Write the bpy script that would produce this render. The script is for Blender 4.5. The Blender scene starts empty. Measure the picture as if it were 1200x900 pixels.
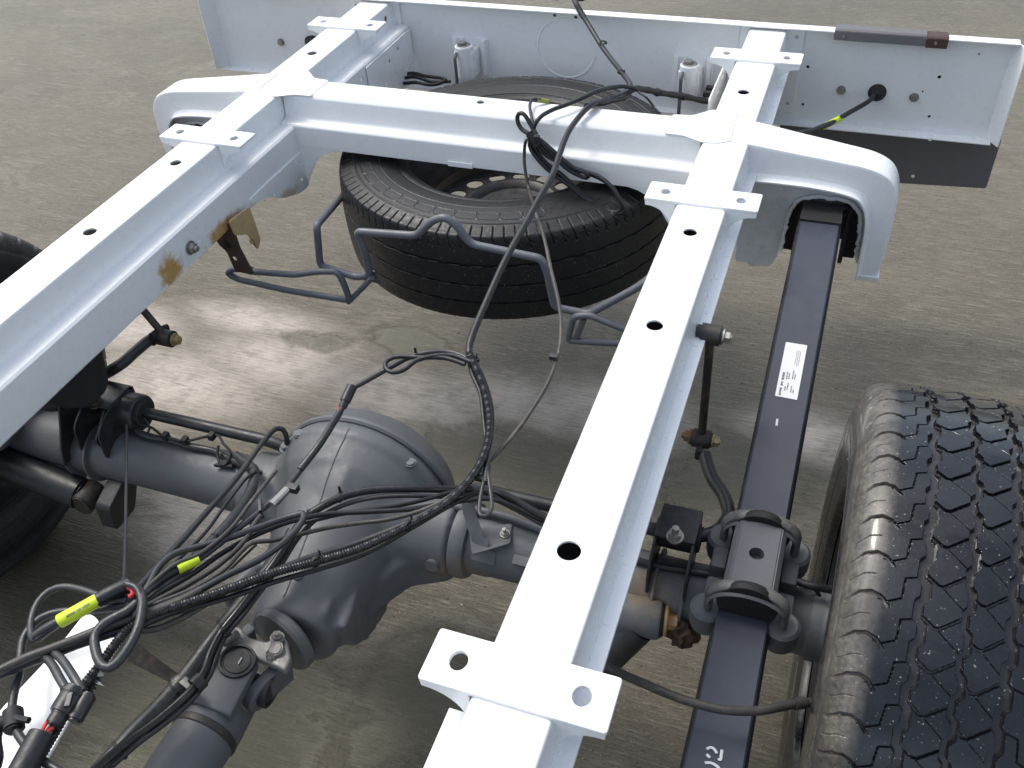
import bpy, bmesh, math, random
import numpy as np
from mathutils import Vector, Matrix

random.seed(7)
scene = bpy.context.scene
COL = scene.collection
PI = math.pi

# ------------------------------------------------------------------ camera
cam_data = bpy.data.cameras.new("camera")
cam = bpy.data.objects.new("camera", cam_data)
COL.objects.link(cam)
cam.location = (0.6305, -0.5585, 1.4216)
cam.rotation_euler = (0.848702, 0.055605, 0.340061)
cam_data.sensor_width = 36
cam_data.lens = 32.5087
cam_data.clip_start = 0.01
cam_data.clip_end = 500
scene.camera = cam

# ------------------------------------------------------------------ light
SUN_EL = math.radians(58)
SUN_AZ = math.radians(290)          # clockwise from +Y
world = bpy.data.worlds.new("World")
scene.world = world
world.use_nodes = True
wt = world.node_tree
sky = wt.nodes.new("ShaderNodeTexSky")
sky.sky_type = 'NISHITA'
sky.sun_disc = False
sky.sun_elevation = SUN_EL
sky.sun_rotation = SUN_AZ
sky.air_density = 1.0
sky.dust_density = 4.0
hs = wt.nodes.new("ShaderNodeHueSaturation")
hs.inputs['Saturation'].default_value = 0.66
wt.links.new(sky.outputs[0], hs.inputs['Color'])
# soft overcast cloud structure
tc = wt.nodes.new("ShaderNodeTexCoord")
mp = wt.nodes.new("ShaderNodeMapping"); mp.inputs['Scale'].default_value = (1, 1, 2.5)
nz = wt.nodes.new("ShaderNodeTexNoise"); nz.inputs['Scale'].default_value = 2.2; nz.inputs['Detail'].default_value = 5
cr = wt.nodes.new("ShaderNodeMapRange")
cr.inputs['From Min'].default_value = 0.35; cr.inputs['From Max'].default_value = 0.65
cr.inputs['To Min'].default_value = 0.62; cr.inputs['To Max'].default_value = 1.45
mu = wt.nodes.new("ShaderNodeMix"); mu.data_type = 'RGBA'; mu.blend_type = 'MULTIPLY'; mu.inputs[0].default_value = 1.0
wt.links.new(tc.outputs['Generated'], mp.inputs[0]); wt.links.new(mp.outputs[0], nz.inputs['Vector'])
wt.links.new(nz.outputs['Fac'], cr.inputs['Value'])
tn = wt.nodes.new("ShaderNodeMix"); tn.data_type = 'RGBA'; tn.blend_type = 'MULTIPLY'; tn.inputs[0].default_value = 1.0
tn.inputs[7].default_value = (0.985, 1.012, 1.0, 1)
wt.links.new(hs.outputs[0], tn.inputs[6])
wt.links.new(tn.outputs[2], mu.inputs[6]); wt.links.new(cr.outputs[0], mu.inputs[7])
bg = wt.nodes['Background']
wt.links.new(mu.outputs[2], bg.inputs['Color'])
bg.inputs['Strength'].default_value = 0.15

sun_d = bpy.data.lights.new("sun", 'SUN')
sun_d.energy = 0.80
sun_d.angle = math.radians(14)
sun_d.color = (1.0, 0.97, 0.92)
sun = bpy.data.objects.new("sun", sun_d)
COL.objects.link(sun)
sd = Vector((math.sin(SUN_AZ) * math.cos(SUN_EL), math.cos(SUN_AZ) * math.cos(SUN_EL), math.sin(SUN_EL)))
sun.rotation_euler = sd.to_track_quat('Z', 'Y').to_euler()
sun.location = (0, 0, 6)

scene.view_settings.view_transform = 'Standard'
scene.view_settings.look = 'None'
scene.view_settings.exposure = 0.66
scene.view_settings.gamma = 1.0
scene.render.engine = 'CYCLES'

# ------------------------------------------------------------------ helpers
OFF = {}                                   # world offset of each parent empty


def tag(o, label=None, cat=None, group=None, kind=None):
    if label: o['label'] = label
    if cat: o['category'] = cat
    if group: o['group'] = group
    if kind: o['kind'] = kind
    return o


def thing(name, loc, label, cat, group=None):
    o = bpy.data.objects.new(name, None)
    o.empty_display_size = 0.05
    o.location = loc
    COL.objects.link(o)
    tag(o, label, cat, group)
    OFF[o.name] = Vector(loc)
    return o


def link(name, me, mat, parent=None, sharp=35):
    """Link mesh me (world coordinates) as one object."""
    if isinstance(mat, (list, tuple)):
        for m in mat: me.materials.append(m)
    elif mat is not None:
        me.materials.append(mat)
    if sharp is None:
        me.shade_flat()
    else:
        me.shade_smooth()
        me.set_sharp_from_angle(angle=math.radians(sharp))
    o = bpy.data.objects.new(name, me)
    COL.objects.link(o)
    if sharp is not None and sharp <= 40 and len(me.polygons) < 30000:
        wn = o.modifiers.new("weighted_normal", 'WEIGHTED_NORMAL')
        wn.keep_sharp = True
        wn.weight = 90
    off = Vector((0, 0, 0))
    if parent is not None:
        off = OFF[parent.name]
        o.parent = parent
        me.transform(Matrix.Translation(-off))
        OFF[o.name] = off
    else:
        co = [v.co for v in me.vertices]
        n = len(co)
        cx = sum(v.x for v in co) / n; cy = sum(v.y for v in co) / n; cz = min(v.z for v in co)
        c = Vector((cx, cy, cz))
        me.transform(Matrix.Translation(-c))
        o.location = c
        OFF[o.name] = c
    return o


def from_bm(bm, name="mesh"):
    bmesh.ops.recalc_face_normals(bm, faces=bm.faces)
    me = bpy.data.meshes.new(name)
    bm.to_mesh(me)
    bm.free()
    return me


def raw(verts, faces):
    me = bpy.data.meshes.new("mesh")
    me.from_pydata([tuple(v) for v in verts], [], faces)
    me.update()
    return me


def join(meshes):
    bm = bmesh.new()
    for m in meshes:
        bm.from_mesh(m)
        bpy.data.meshes.remove(m)
    me = bpy.data.meshes.new("mesh")
    bm.to_mesh(me)
    bm.free()
    return me


def box(c, s, bevel=0.0015, rot=None, seg=2):
    bm = bmesh.new()
    bmesh.ops.create_cube(bm, size=1)
    bmesh.ops.scale(bm, vec=s, verts=bm.verts)
    if bevel:
        bmesh.ops.bevel(bm, geom=bm.edges[:], offset=bevel, segments=seg, affect='EDGES', profile=0.6)
    M = Matrix.Translation(c)
    if rot is not None: M = M @ rot
    bmesh.ops.transform(bm, matrix=M, verts=bm.verts)
    return from_bm(bm)


def frame_from(z, x=None):
    z = Vector(z).normalized()
    if x is None:
        x = Vector((1, 0, 0)) if abs(z.x) < 0.9 else Vector((0, 1, 0))
    x = Vector(x)
    x = (x - z * x.dot(z)).normalized()
    y = z.cross(x)
    return Matrix((x, y, z)).transposed().to_4x4()


def cyl(a, b, r, r2=None, n=24, bevel=0.0, caps=True):
    a = Vector(a); b = Vector(b)
    d = b - a
    bm = bmesh.new()
    bmesh.ops.create_cone(bm, cap_ends=caps, segments=n, radius1=r, radius2=r if r2 is None else r2, depth=d.length)
    if bevel:
        ed = [e for e in bm.edges if len(e.link_faces) == 2 and any(len(f.verts) > 4 for f in e.link_faces)]
        bmesh.ops.bevel(bm, geom=ed, offset=bevel, segments=2, affect='EDGES')
    M = Matrix.Translation((a + b) / 2) @ frame_from(d)
    bmesh.ops.transform(bm, matrix=M, verts=bm.verts)
    return from_bm(bm)


def hexbolt(p, axis, r=0.009, h=0.008, washer=True, stud=0.0):
    """hexagon head on a washer; p on the surface, axis outwards"""
    axis = Vector(axis).normalized(); p = Vector(p)
    ms = []
    if washer: ms.append(cyl(p - axis * 0.001, p + axis * 0.002, r * 1.45, n=24))
    ms.append(cyl(p + axis * 0.002, p + axis * (0.002 + h), r * 1.12, n=6, bevel=0.0008))
    if stud: ms.append(cyl(p, p + axis * (h + stud), r * 0.6, n=14, bevel=0.0008))
    return join(ms)


def lathe(profile, origin, axis, n=64, xdir=None, closed=False):
    """profile (r, h) revolved about axis through origin"""
    M = Matrix.Translation(origin) @ frame_from(axis, xdir)
    vs, fs = [], []
    m = len(profile)
    for i in range(n):
        a = 2 * PI * i / n
        ca, sa = math.cos(a), math.sin(a)
        for (r, h) in profile:
            vs.append(M @ Vector((r * ca, r * sa, h)))
    lim = m if closed else m - 1
    for i in range(n):
        j = (i + 1) % n
        for k in range(lim):
            k2 = (k + 1) % m
            fs.append((i * m + k, j * m + k, j * m + k2, i * m + k2))
    me = raw(vs, fs)
    bm = bmesh.new(); bm.from_mesh(me); bpy.data.meshes.remove(me)
    bmesh.ops.remove_doubles(bm, verts=bm.verts, dist=1e-5)
    return from_bm(bm)


def smooth_path(pts, step=0.012, tight=0.5):
    """centripetal-ish Catmull-Rom through the points"""
    P = [Vector(p) for p in pts]
    if len(P) == 2:
        P = [P[0], (P[0] + P[1]) / 2, P[1]]
    out = []
    for i in range(len(P) - 1):
        p0 = P[i - 1] if i > 0 else P[i] * 2 - P[i + 1]
        p1, p2 = P[i], P[i + 1]
        p3 = P[i + 2] if i + 2 < len(P) else P[i + 1] * 2 - P[i]
        # keep tangents modest where neighbours are far apart
        l = (p2 - p1).length
        t1 = (p2 - p0); t1 = t1.normalized() * l * tight * 2 if t1.length > 1e-9 else t1
        t2 = (p3 - p1); t2 = t2.normalized() * l * tight * 2 if t2.length > 1e-9 else t2
        n = max(2, int(l / step))
        for k in range(n):
            t = k / n
            h00 = 2 * t**3 - 3 * t**2 + 1; h10 = t**3 - 2 * t**2 + t
            h01 = -2 * t**3 + 3 * t**2; h11 = t**3 - t**2
            out.append(p1 * h00 + t1 * h10 + p2 * h01 + t2 * h11)
    out.append(P[-1])
    return out


def round_path(pts, r=0.02, n=6):
    """polyline with filleted corners (bent rod)"""
    P = [Vector(p) for p in pts]
    out = [P[0]]
    for i in range(1, len(P) - 1):
        a = (P[i - 1] - P[i]); b = (P[i + 1] - P[i])
        d = min(r, a.length * 0.45, b.length * 0.45)
        s = P[i] + a.normalized() * d; e = P[i] + b.normalized() * d
        for k in range(n + 1):
            t = k / n
            out.append(s * (1 - t)**2 + P[i] * 2 * t * (1 - t) + e * t**2)
    out.append(P[-1])
    return out


def tube(path, r, n=10, cap=True, rf=None, flat=None):
    """sweep a circle along path; rf(i, s) scales the radius; flat=(w,h) gives an oval"""
    P = [Vector(p) for p in path]
    Q = [P[0]]
    for p in P[1:]:
        if (p - Q[-1]).length > 1e-5: Q.append(p)
    P = Q
    T = []
    for i in range(len(P)):
        a = P[max(0, i - 1)]; b = P[min(len(P) - 1, i + 1)]
        T.append((b - a).normalized())
    up = Vector((0, 0, 1)) if abs(T[0].z) < 0.9 else Vector((1, 0, 0))
    x = (up - T[0] * up.dot(T[0])).normalized()
    vs, fs = [], []
    s = 0.0
    for i, p in enumerate(P):
        if i:
            s += (P[i] - P[i - 1]).length
            x = x - T[i] * x.dot(T[i])
            x = x.normalized()
        y = T[i].cross(x)
        k = r if rf is None else r * rf(i, s)
        for j in range(n):
            a = 2 * PI * j / n
            if flat: vs.append(p + x * math.cos(a) * flat[1] * k / r + y * math.sin(a) * flat[0] * k / r)
            else: vs.append(p + (x * math.cos(a) + y * math.sin(a)) * k)
    m = len(P)
    for i in range(m - 1):
        for j in range(n):
            j2 = (j + 1) % n
            fs.append((i * n + j, i * n + j2, (i + 1) * n + j2, (i + 1) * n + j))
    if cap:
        fs.append(tuple(reversed(range(n))))
        fs.append(tuple(range((m - 1) * n, m * n)))
    return raw(vs, fs)


def fill2d(outline, holes, depth, M, bevel=0.0008, res=2):
    """flat plate with holes: 2-D curve fill, extruded to depth, placed by matrix M"""
    cu = bpy.data.curves.new("c", 'CURVE')
    cu.dimensions = '2D'; cu.fill_mode = 'BOTH'
    cu.extrude = max(depth / 2 - bevel, 1e-5); cu.bevel_depth = bevel; cu.bevel_resolution = res
    cu.offset = -bevel
    for pts in [outline] + list(holes):
        sp = cu.splines.new('POLY')
        sp.points.add(len(pts) - 1)
        for q, (a, b) in zip(sp.points, pts): q.co = (a, b, 0, 1)
        sp.use_cyclic_u = True
    o = bpy.data.objects.new("t", cu)
    COL.objects.link(o)
    dg = bpy.context.evaluated_depsgraph_get()
    me = bpy.data.meshes.new_from_object(o.evaluated_get(dg))
    bpy.data.objects.remove(o); bpy.data.curves.remove(cu)
    me.materials.clear()
    me.transform(M)
    return me


def circ(cx, cy, r, n=28, sy=1.0):
    return [(cx + r * math.cos(2 * PI * i / n), cy + r * sy * math.sin(2 * PI * i / n)) for i in range(n)]


def slot(cx, cy, r, l, n=10):
    """stadium of half length l along x"""
    return [(cx + l + r * math.cos(a), cy + r * math.sin(a)) for a in [-PI / 2 + PI * i / n for i in range(n + 1)]] + \
           [(cx - l + r * math.cos(a), cy + r * math.sin(a)) for a in [PI / 2 + PI * i / n for i in range(n + 1)]]


def roundpoly(pts, r, n=5):
    out = []
    m = len(pts)
    for i in range(m):
        rr = r[i] if isinstance(r, (list, tuple)) else r
        p = Vector(pts[i]); a = Vector(pts[i - 1]) - p; b = Vector(pts[(i + 1) % m]) - p
        d = min(rr, a.length * 0.48, b.length * 0.48)
        if d < 1e-5:
            out.append(tuple(p)); continue
        s = p + a.normalized() * d; e = p + b.normalized() * d
        for k in range(n + 1):
            t = k / n
            q = s * (1 - t)**2 + p * 2 * t * (1 - t) + e * t**2
            out.append((q.x, q.y))
    return out


# plane matrices: local (x, y) -> world, extrude direction local z
def XY(z): return Matrix.Translation((0, 0, z))
def XZ(y): return Matrix(((1, 0, 0, 0), (0, 0, -1, y), (0, 1, 0, 0), (0, 0, 0, 1)))
def YZ(x): return Matrix(((0, 0, 1, x), (1, 0, 0, 0), (0, 1, 0, 0), (0, 0, 0, 1)))


def extrude_profile(prof, M, d0, d1, bevel=0.0, closed=True):
    """closed 2-D outline extruded between d0 and d1 along local z of M"""
    bm = bmesh.new()
    a = [bm.verts.new((x, y, d0)) for x, y in prof]
    f = bm.faces.new(a)
    r = bmesh.ops.extrude_face_region(bm, geom=[f])
    vs = [v for v in r['geom'] if isinstance(v, bmesh.types.BMVert)]
    bmesh.ops.translate(bm, vec=(0, 0, d1 - d0), verts=vs)
    if bevel:
        bmesh.ops.recalc_face_normals(bm, faces=bm.faces)
        bmesh.ops.bevel(bm, geom=[e for e in bm.edges if e.calc_face_angle(0) > 0.6], offset=bevel, segments=2, affect='EDGES')
    bmesh.ops.transform(bm, matrix=M, verts=bm.verts)
    return from_bm(bm)


def bake(me, mods):
    """apply modifiers given as (type, {props}) and return the new mesh"""
    o = bpy.data.objects.new("t", me)
    COL.objects.link(o)
    for ty, pr in mods:
        m = o.modifiers.new("m", ty)
        for k, v in pr.items(): setattr(m, k, v)
    dg = bpy.context.evaluated_depsgraph_get()
    out = bpy.data.meshes.new_from_object(o.evaluated_get(dg))
    bpy.data.objects.remove(o); bpy.data.meshes.remove(me)
    return out


def cut(me, cutter):
    c = bpy.data.objects.new("cut", cutter)
    COL.objects.link(c)
    out = bake(me, [('BOOLEAN', dict(operation='DIFFERENCE', solver='EXACT', object=c))])
    bpy.data.objects.remove(c); bpy.data.meshes.remove(cutter)
    return out


def part(name, me, mat, parent, label=None, sharp=35):
    o = link(name, me, mat, parent, sharp)
    if label: o['label'] = label
    return o


def clone(o, delta, parent=None):
    """copy of a part at an offset, sharing mesh data"""
    c = o.copy(); COL.objects.link(c)
    c.location = o.location + Vector(delta)
    if parent is not None: c.parent = parent
    OFF[c.name] = OFF[o.name] + Vector(delta)
    return c


# ------------------------------------------------------------------ materials
def nodes(name):
    m = bpy.data.materials.new(name)
    m.use_nodes = True
    nt = m.node_tree
    b = nt.nodes['Principled BSDF']
    return m, nt, b


def N(nt, ty, **k):
    n = nt.nodes.new(ty)
    for a, v in k.items():
        if a in n.inputs: n.inputs[a].default_value = v
        else: setattr(n, a, v)
    return n


def noise(nt, vec, scale, detail=4, rough=0.55, dist=0.0):
    n = N(nt, "ShaderNodeTexNoise")
    n.inputs['Scale'].default_value = scale; n.inputs['Detail'].default_value = detail
    n.inputs['Roughness'].default_value = rough; n.inputs['Distortion'].default_value = dist
    nt.links.new(vec, n.inputs['Vector'])
    return n.outputs['Fac']


def rng(nt, v, a, b, c=0.0, d=1.0, smooth=True):
    n = N(nt, "ShaderNodeMapRange")
    if smooth: n.interpolation_type = 'SMOOTHSTEP'
    n.inputs['From Min'].default_value = a; n.inputs['From Max'].default_value = b
    n.inputs['To Min'].default_value = c; n.inputs['To Max'].default_value = d
    nt.links.new(v, n.inputs['Value'])
    return n.outputs[0]


def mixc(nt, fac, a, b):
    n = N(nt, "ShaderNodeMix"); n.data_type = 'RGBA'
    if isinstance(fac, (int, float)): n.inputs[0].default_value = fac
    else: nt.links.new(fac, n.inputs[0])
    for s, v in ((6, a), (7, b)):
        if isinstance(v, tuple): n.inputs[s].default_value = (*v, 1) if len(v) == 3 else v
        else: nt.links.new(v, n.inputs[s])
    return n.outputs[2]


def math2(nt, op, a, b=None, clamp=False):
    n = N(nt, "ShaderNodeMath"); n.operation = op; n.use_clamp = clamp
    for s, v in ((0, a), (1, b)):
        if v is None: continue
        if isinstance(v, (int, float)): n.inputs[s].default_value = v
        else: nt.links.new(v, n.inputs[s])
    return n.outputs[0]


def geo_pos(nt):
    return N(nt, "ShaderNodeNewGeometry").outputs['Position']


def mapv(nt, vec, scale=(1, 1, 1), rot=(0, 0, 0)):
    n = N(nt, "ShaderNodeMapping")
    n.inputs['Scale'].default_value = scale; n.inputs['Rotation'].default_value = rot
    nt.links.new(vec, n.inputs[0])
    return n.outputs[0]


def bump(nt, b, h, strength, dist):
    n = N(nt, "ShaderNodeBump")
    n.inputs['Strength'].default_value = strength; n.inputs['Distance'].default_value = dist
    nt.links.new(h, n.inputs['Height'])
    nt.links.new(n.outputs[0], b.inputs['Normal'])
    return n


def blob(nt, pos, c, r):
    """1 at point c falling to 0 at radius r (r may be an xyz triple)"""
    s = N(nt, "ShaderNodeVectorMath"); s.operation = 'SUBTRACT'
    nt.links.new(pos, s.inputs[0]); s.inputs[1].default_value = c
    d = N(nt, "ShaderNodeVectorMath"); d.operation = 'DIVIDE'
    nt.links.new(s.outputs[0], d.inputs[0]); d.inputs[1].default_value = r if isinstance(r, tuple) else (r, r, r)
    l = N(nt, "ShaderNodeVectorMath"); l.operation = 'LENGTH'
    nt.links.new(d.outputs[0], l.inputs[0])
    return l.outputs['Value']


def paint(name, col, rough=0.35, dirt=0.25, dirtcol=(0.32, 0.30, 0.26), rust=(), coat=0.0, metal=0.0, speck=0.0, bumpy=0.15, scale=1.0):
    m, nt, b = nodes(name)
    pos = geo_pos(nt)
    n1 = noise(nt, pos, 7 * scale, 6, 0.6)
    n2 = noise(nt, pos, 60 * scale, 5, 0.65)
    f = math2(nt, 'MULTIPLY', rng(nt, n1, 0.42, 0.72), rng(nt, n2, 0.35, 0.7))
    c = mixc(nt, math2(nt, 'MULTIPLY', f, dirt), col, dirtcol)
    if speck:
        n3 = noise(nt, pos, 420 * scale, 2, 0.5)
        c = mixc(nt, math2(nt, 'MULTIPLY', rng(nt, n3, 0.70, 0.74), speck), c, (0.16, 0.14, 0.12))
    rr = None
    for (p, r, amt) in rust:
        d = blob(nt, pos, p, r)
        nn = math2(nt, 'ADD', d, rng(nt, noise(nt, pos, 55, 5, 0.7), 0.3, 0.7, -0.35, 0.35, False))
        k = rng(nt, nn, 0.35, 1.0, amt, 0.0)
        rr = k if rr is None else math2(nt, 'MAXIMUM', rr, k)
    if rr is not None:
        rc = mixc(nt, noise(nt, pos, 120, 4), (0.60, 0.38, 0.11), (0.34, 0.17, 0.05))
        c = mixc(nt, rr, c, rc)
    nt.links.new(c, b.inputs['Base Color'])
    ro = rng(nt, n2, 0.3, 0.75, rough - 0.06, rough + 0.14)
    if rr is not None:
        ro = math2(nt, 'MAXIMUM', ro, math2(nt, 'MULTIPLY', rr, 0.8))
    nt.links.new(ro, b.inputs['Roughness'])
    b.inputs['Metallic'].default_value = metal
    b.inputs['Coat Weight'].default_value = coat
    b.inputs['Coat Roughness'].default_value = 0.12
    bump(nt, b, math2(nt, 'ADD', noise(nt, pos, 240 * scale, 3, 0.5), math2(nt, 'MULTIPLY', n1, 2.0)), bumpy, 0.0006)
    return m


M = {}
M['white'] = paint('white_paint', (0.83, 0.84, 0.845), 0.30, 0.16, (0.50, 0.49, 0.45), coat=0.25, speck=0.25, bumpy=0.10,
                   rust=[((-0.378, 0.445, 0.575), (0.03, 0.035, 0.045), 1.0), ((-0.378, 0.60, 0.565), (0.03, 0.07, 0.022), 0.95),
                         ((-0.378, 0.80, 0.515), (0.03, 0.05, 0.022), 0.6)])
M['inner_white'] = paint('weathered_white_paint', (0.74, 0.75, 0.75), 0.5, 0.3, (0.36, 0.33, 0.27), speck=0.4, bumpy=0.3)
M['axle'] = paint('grey_axle_paint', (0.102, 0.110, 0.120), 0.50, 0.8, (0.11, 0.10, 0.09), coat=0.0, speck=0.3, bumpy=0.5,
                  rust=[((0.50, 0.20, 0.36), (0.05, 0.06, 0.06), 0.22), ((0.22, 0.18, 0.33), (0.06, 0.06, 0.05), 0.18)])
M['spring'] = paint('dark_blue_grey_spring_paint', (0.040, 0.046, 0.066), 0.42, 0.3, (0.075, 0.08, 0.095), bumpy=0.2, speck=0.1)
M['black'] = paint('black_satin_paint', (0.018, 0.019, 0.022), 0.38, 0.5, (0.07, 0.065, 0.06), bumpy=0.4)
M['dullblack'] = paint('dull_black', (0.012, 0.012, 0.013), 0.65, 0.4, (0.05, 0.045, 0.04), bumpy=0.4)
M['blackrust'] = paint('black_paint_rusting', (0.028, 0.026, 0.025), 0.5, 1.0, (0.13, 0.085, 0.05), bumpy=0.6, scale=2.0)
M['tubegrey'] = paint('grey_tube_paint', (0.105, 0.115, 0.135), 0.40, 0.6, (0.12, 0.10, 0.08), bumpy=0.3)
M['castgrey'] = paint('bare_cast_metal', (0.26, 0.25, 0.24), 0.45, 0.8, (0.10, 0.09, 0.08), metal=0.35, bumpy=0.8)
M['zinc'] = paint('zinc_plated_steel', (0.42, 0.41, 0.38), 0.35, 0.7, (0.2, 0.17, 0.12), metal=0.8, bumpy=0.3)
M['yellowzinc'] = paint('yellow_zinc_bolt', (0.42, 0.34, 0.16), 0.4, 0.6, (0.2, 0.14, 0.07), metal=0.5)
M['copper'] = paint('tan_primer_bolt', (0.46, 0.29, 0.13), 0.5, 0.4, (0.25, 0.15, 0.08))
M['rust'] = paint('rusty_steel', (0.22, 0.12, 0.05), 0.75, 1.0, (0.07, 0.035, 0.02), bumpy=0.9, scale=2.0)
M['brownrust'] = paint('brown_rust_steel', (0.055, 0.032, 0.022), 0.7, 1.0, (0.13, 0.07, 0.035), bumpy=0.9, scale=2.0)
M['ochre'] = paint('ochre_rust_stain', (0.50, 0.36, 0.18), 0.7, 0.9, (0.30, 0.16, 0.06), bumpy=0.6, scale=2.0)
M['worn'] = paint('worn_edge_steel', (0.17, 0.17, 0.16), 0.5, 1.2, (0.03, 0.03, 0.03), metal=0.2, bumpy=0.8, scale=3.0)
M['plate'] = paint('dark_grey_steel_plate', (0.125, 0.125, 0.13), 0.45, 0.8, (0.17, 0.15, 0.14), metal=0.0, bumpy=0.4)
M['cable'] = paint('black_cable_sheath', (0.010, 0.011, 0.014), 0.42, 0.5, (0.04, 0.038, 0.036), bumpy=0.4, scale=3.0)
M['cablegrey'] = paint('dusty_grey_hose', (0.028, 0.030, 0.034), 0.36, 0.8, (0.08, 0.076, 0.07), bumpy=0.5, scale=2.0)
M['brakehose'] = paint('dusty_rubber_hose', (0.036, 0.034, 0.031), 0.48, 0.9, (0.14, 0.12, 0.10), bumpy=0.5, scale=2.0)
M['conduit'] = paint('corrugated_conduit_plastic', (0.014, 0.014, 0.016), 0.22, 0.3, (0.08, 0.08, 0.08), bumpy=0.1)
M['tape'] = paint('yellow_green_tape', (0.62, 0.78, 0.03), 0.45, 0.3, (0.35, 0.42, 0.05), bumpy=0.2)
M['fadedtape'] = paint('faded_yellow_tape', (0.22, 0.26, 0.05), 0.6, 0.8, (0.08, 0.08, 0.05))
M['redwire'] = paint('red_wire', (0.62, 0.04, 0.05), 0.4, 0.1)
M['greenwire'] = paint('green_wire', (0.04, 0.35, 0.22), 0.4, 0.1)
M['brownwire'] = paint('brown_wire', (0.16, 0.09, 0.05), 0.4, 0.1)
M['label'] = paint('white_sticker', (0.74, 0.75, 0.76), 0.4, 0.2, (0.5, 0.5, 0.5), bumpy=0.1)
M['ink'] = paint('black_print', (0.05, 0.05, 0.06), 0.5, 0.1)
M['chalk'] = paint('white_paint_marker', (0.62, 0.64, 0.66), 0.6, 0.3, (0.2, 0.2, 0.2))
M['brownbox'] = paint('red_brown_plastic', (0.055, 0.026, 0.022), 0.45, 0.6, (0.05, 0.03, 0.03))


def rubber(name, col, gloss, dust, dustcol=(0.16, 0.15, 0.135), wet=False):
    m, nt, b = nodes(name)
    pos = geo_pos(nt)
    at = N(nt, "ShaderNodeAttribute"); at.attribute_name = "wear"
    n1 = noise(nt, pos, 16, 6, 0.65); n2 = noise(nt, pos, 180, 4, 0.6)
    d = math2(nt, 'MULTIPLY', rng(nt, n1, 0.3, 0.7, 0.35, 1.0), math2(nt, 'MULTIPLY', at.outputs['Fac'], rng(nt, n2, 0.3, 0.7, 0.5, 1.0)))
    c = mixc(nt, math2(nt, 'MULTIPLY', d, dust, True), col, dustcol)
    sp = noise(nt, pos, 330, 2, 0.5)
    sm = noise(nt, pos, 9, 3, 0.5)
    k = math2(nt, 'MULTIPLY', rng(nt, sp, 0.69, 0.73), rng(nt, sm, 0.40, 0.6, 0.15, 0.8))
    c = mixc(nt, k, c, (0.35, 0.33, 0.30))
    nt.links.new(c, b.inputs['Base Color'])
    if wet:
        b.inputs['IOR'].default_value = 1.42
        b.inputs['Coat Weight'].default_value = 0.5
        b.inputs['Coat Roughness'].default_value = 0.07
        w = rng(nt, noise(nt, mapv(nt, pos, (1, 1, 1)), 11, 4, 0.55, 0.6), 0.40, 0.56)
        dry_or_sheen = rng(nt, at.outputs['Fac'], 0.0, 0.9, 0.0, 1.0)
        r1 = rng(nt, w, 0, 1, gloss + 0.22, gloss)
        r2 = math2(nt, 'ADD', r1, math2(nt, 'MULTIPLY', dry_or_sheen, 0.35))
        r3 = math2(nt, 'ADD', r2, rng(nt, n2, 0.35, 0.7, -0.04, 0.14))
        nt.links.new(r3, b.inputs['Roughness'])
        bump(nt, b, math2(nt, 'MULTIPLY', math2(nt, 'ADD', n2, math2(nt, 'MULTIPLY', noise(nt, pos, 34, 3), 1.2)), 1.0), 0.22, 0.0010)
    else:
        nt.links.new(rng(nt, n2, 0.3, 0.7, gloss, gloss + 0.2), b.inputs['Roughness'])
        bump(nt, b, n2, 0.5, 0.0006)
    return m


M['tyre_wet'] = rubber('wet_tyre_rubber', (0.006, 0.007, 0.010), 0.10, 0.95, (0.175, 0.158, 0.135), wet=True)
M['tyre'] = rubber('tyre_rubber', (0.005, 0.006, 0.008), 0.40, 0.6, (0.12, 0.115, 0.11))
M['rim'] = paint('black_steel_rim', (0.018, 0.018, 0.020), 0.42, 0.8, (0.10, 0.09, 0.085), bumpy=0.4)


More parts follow.
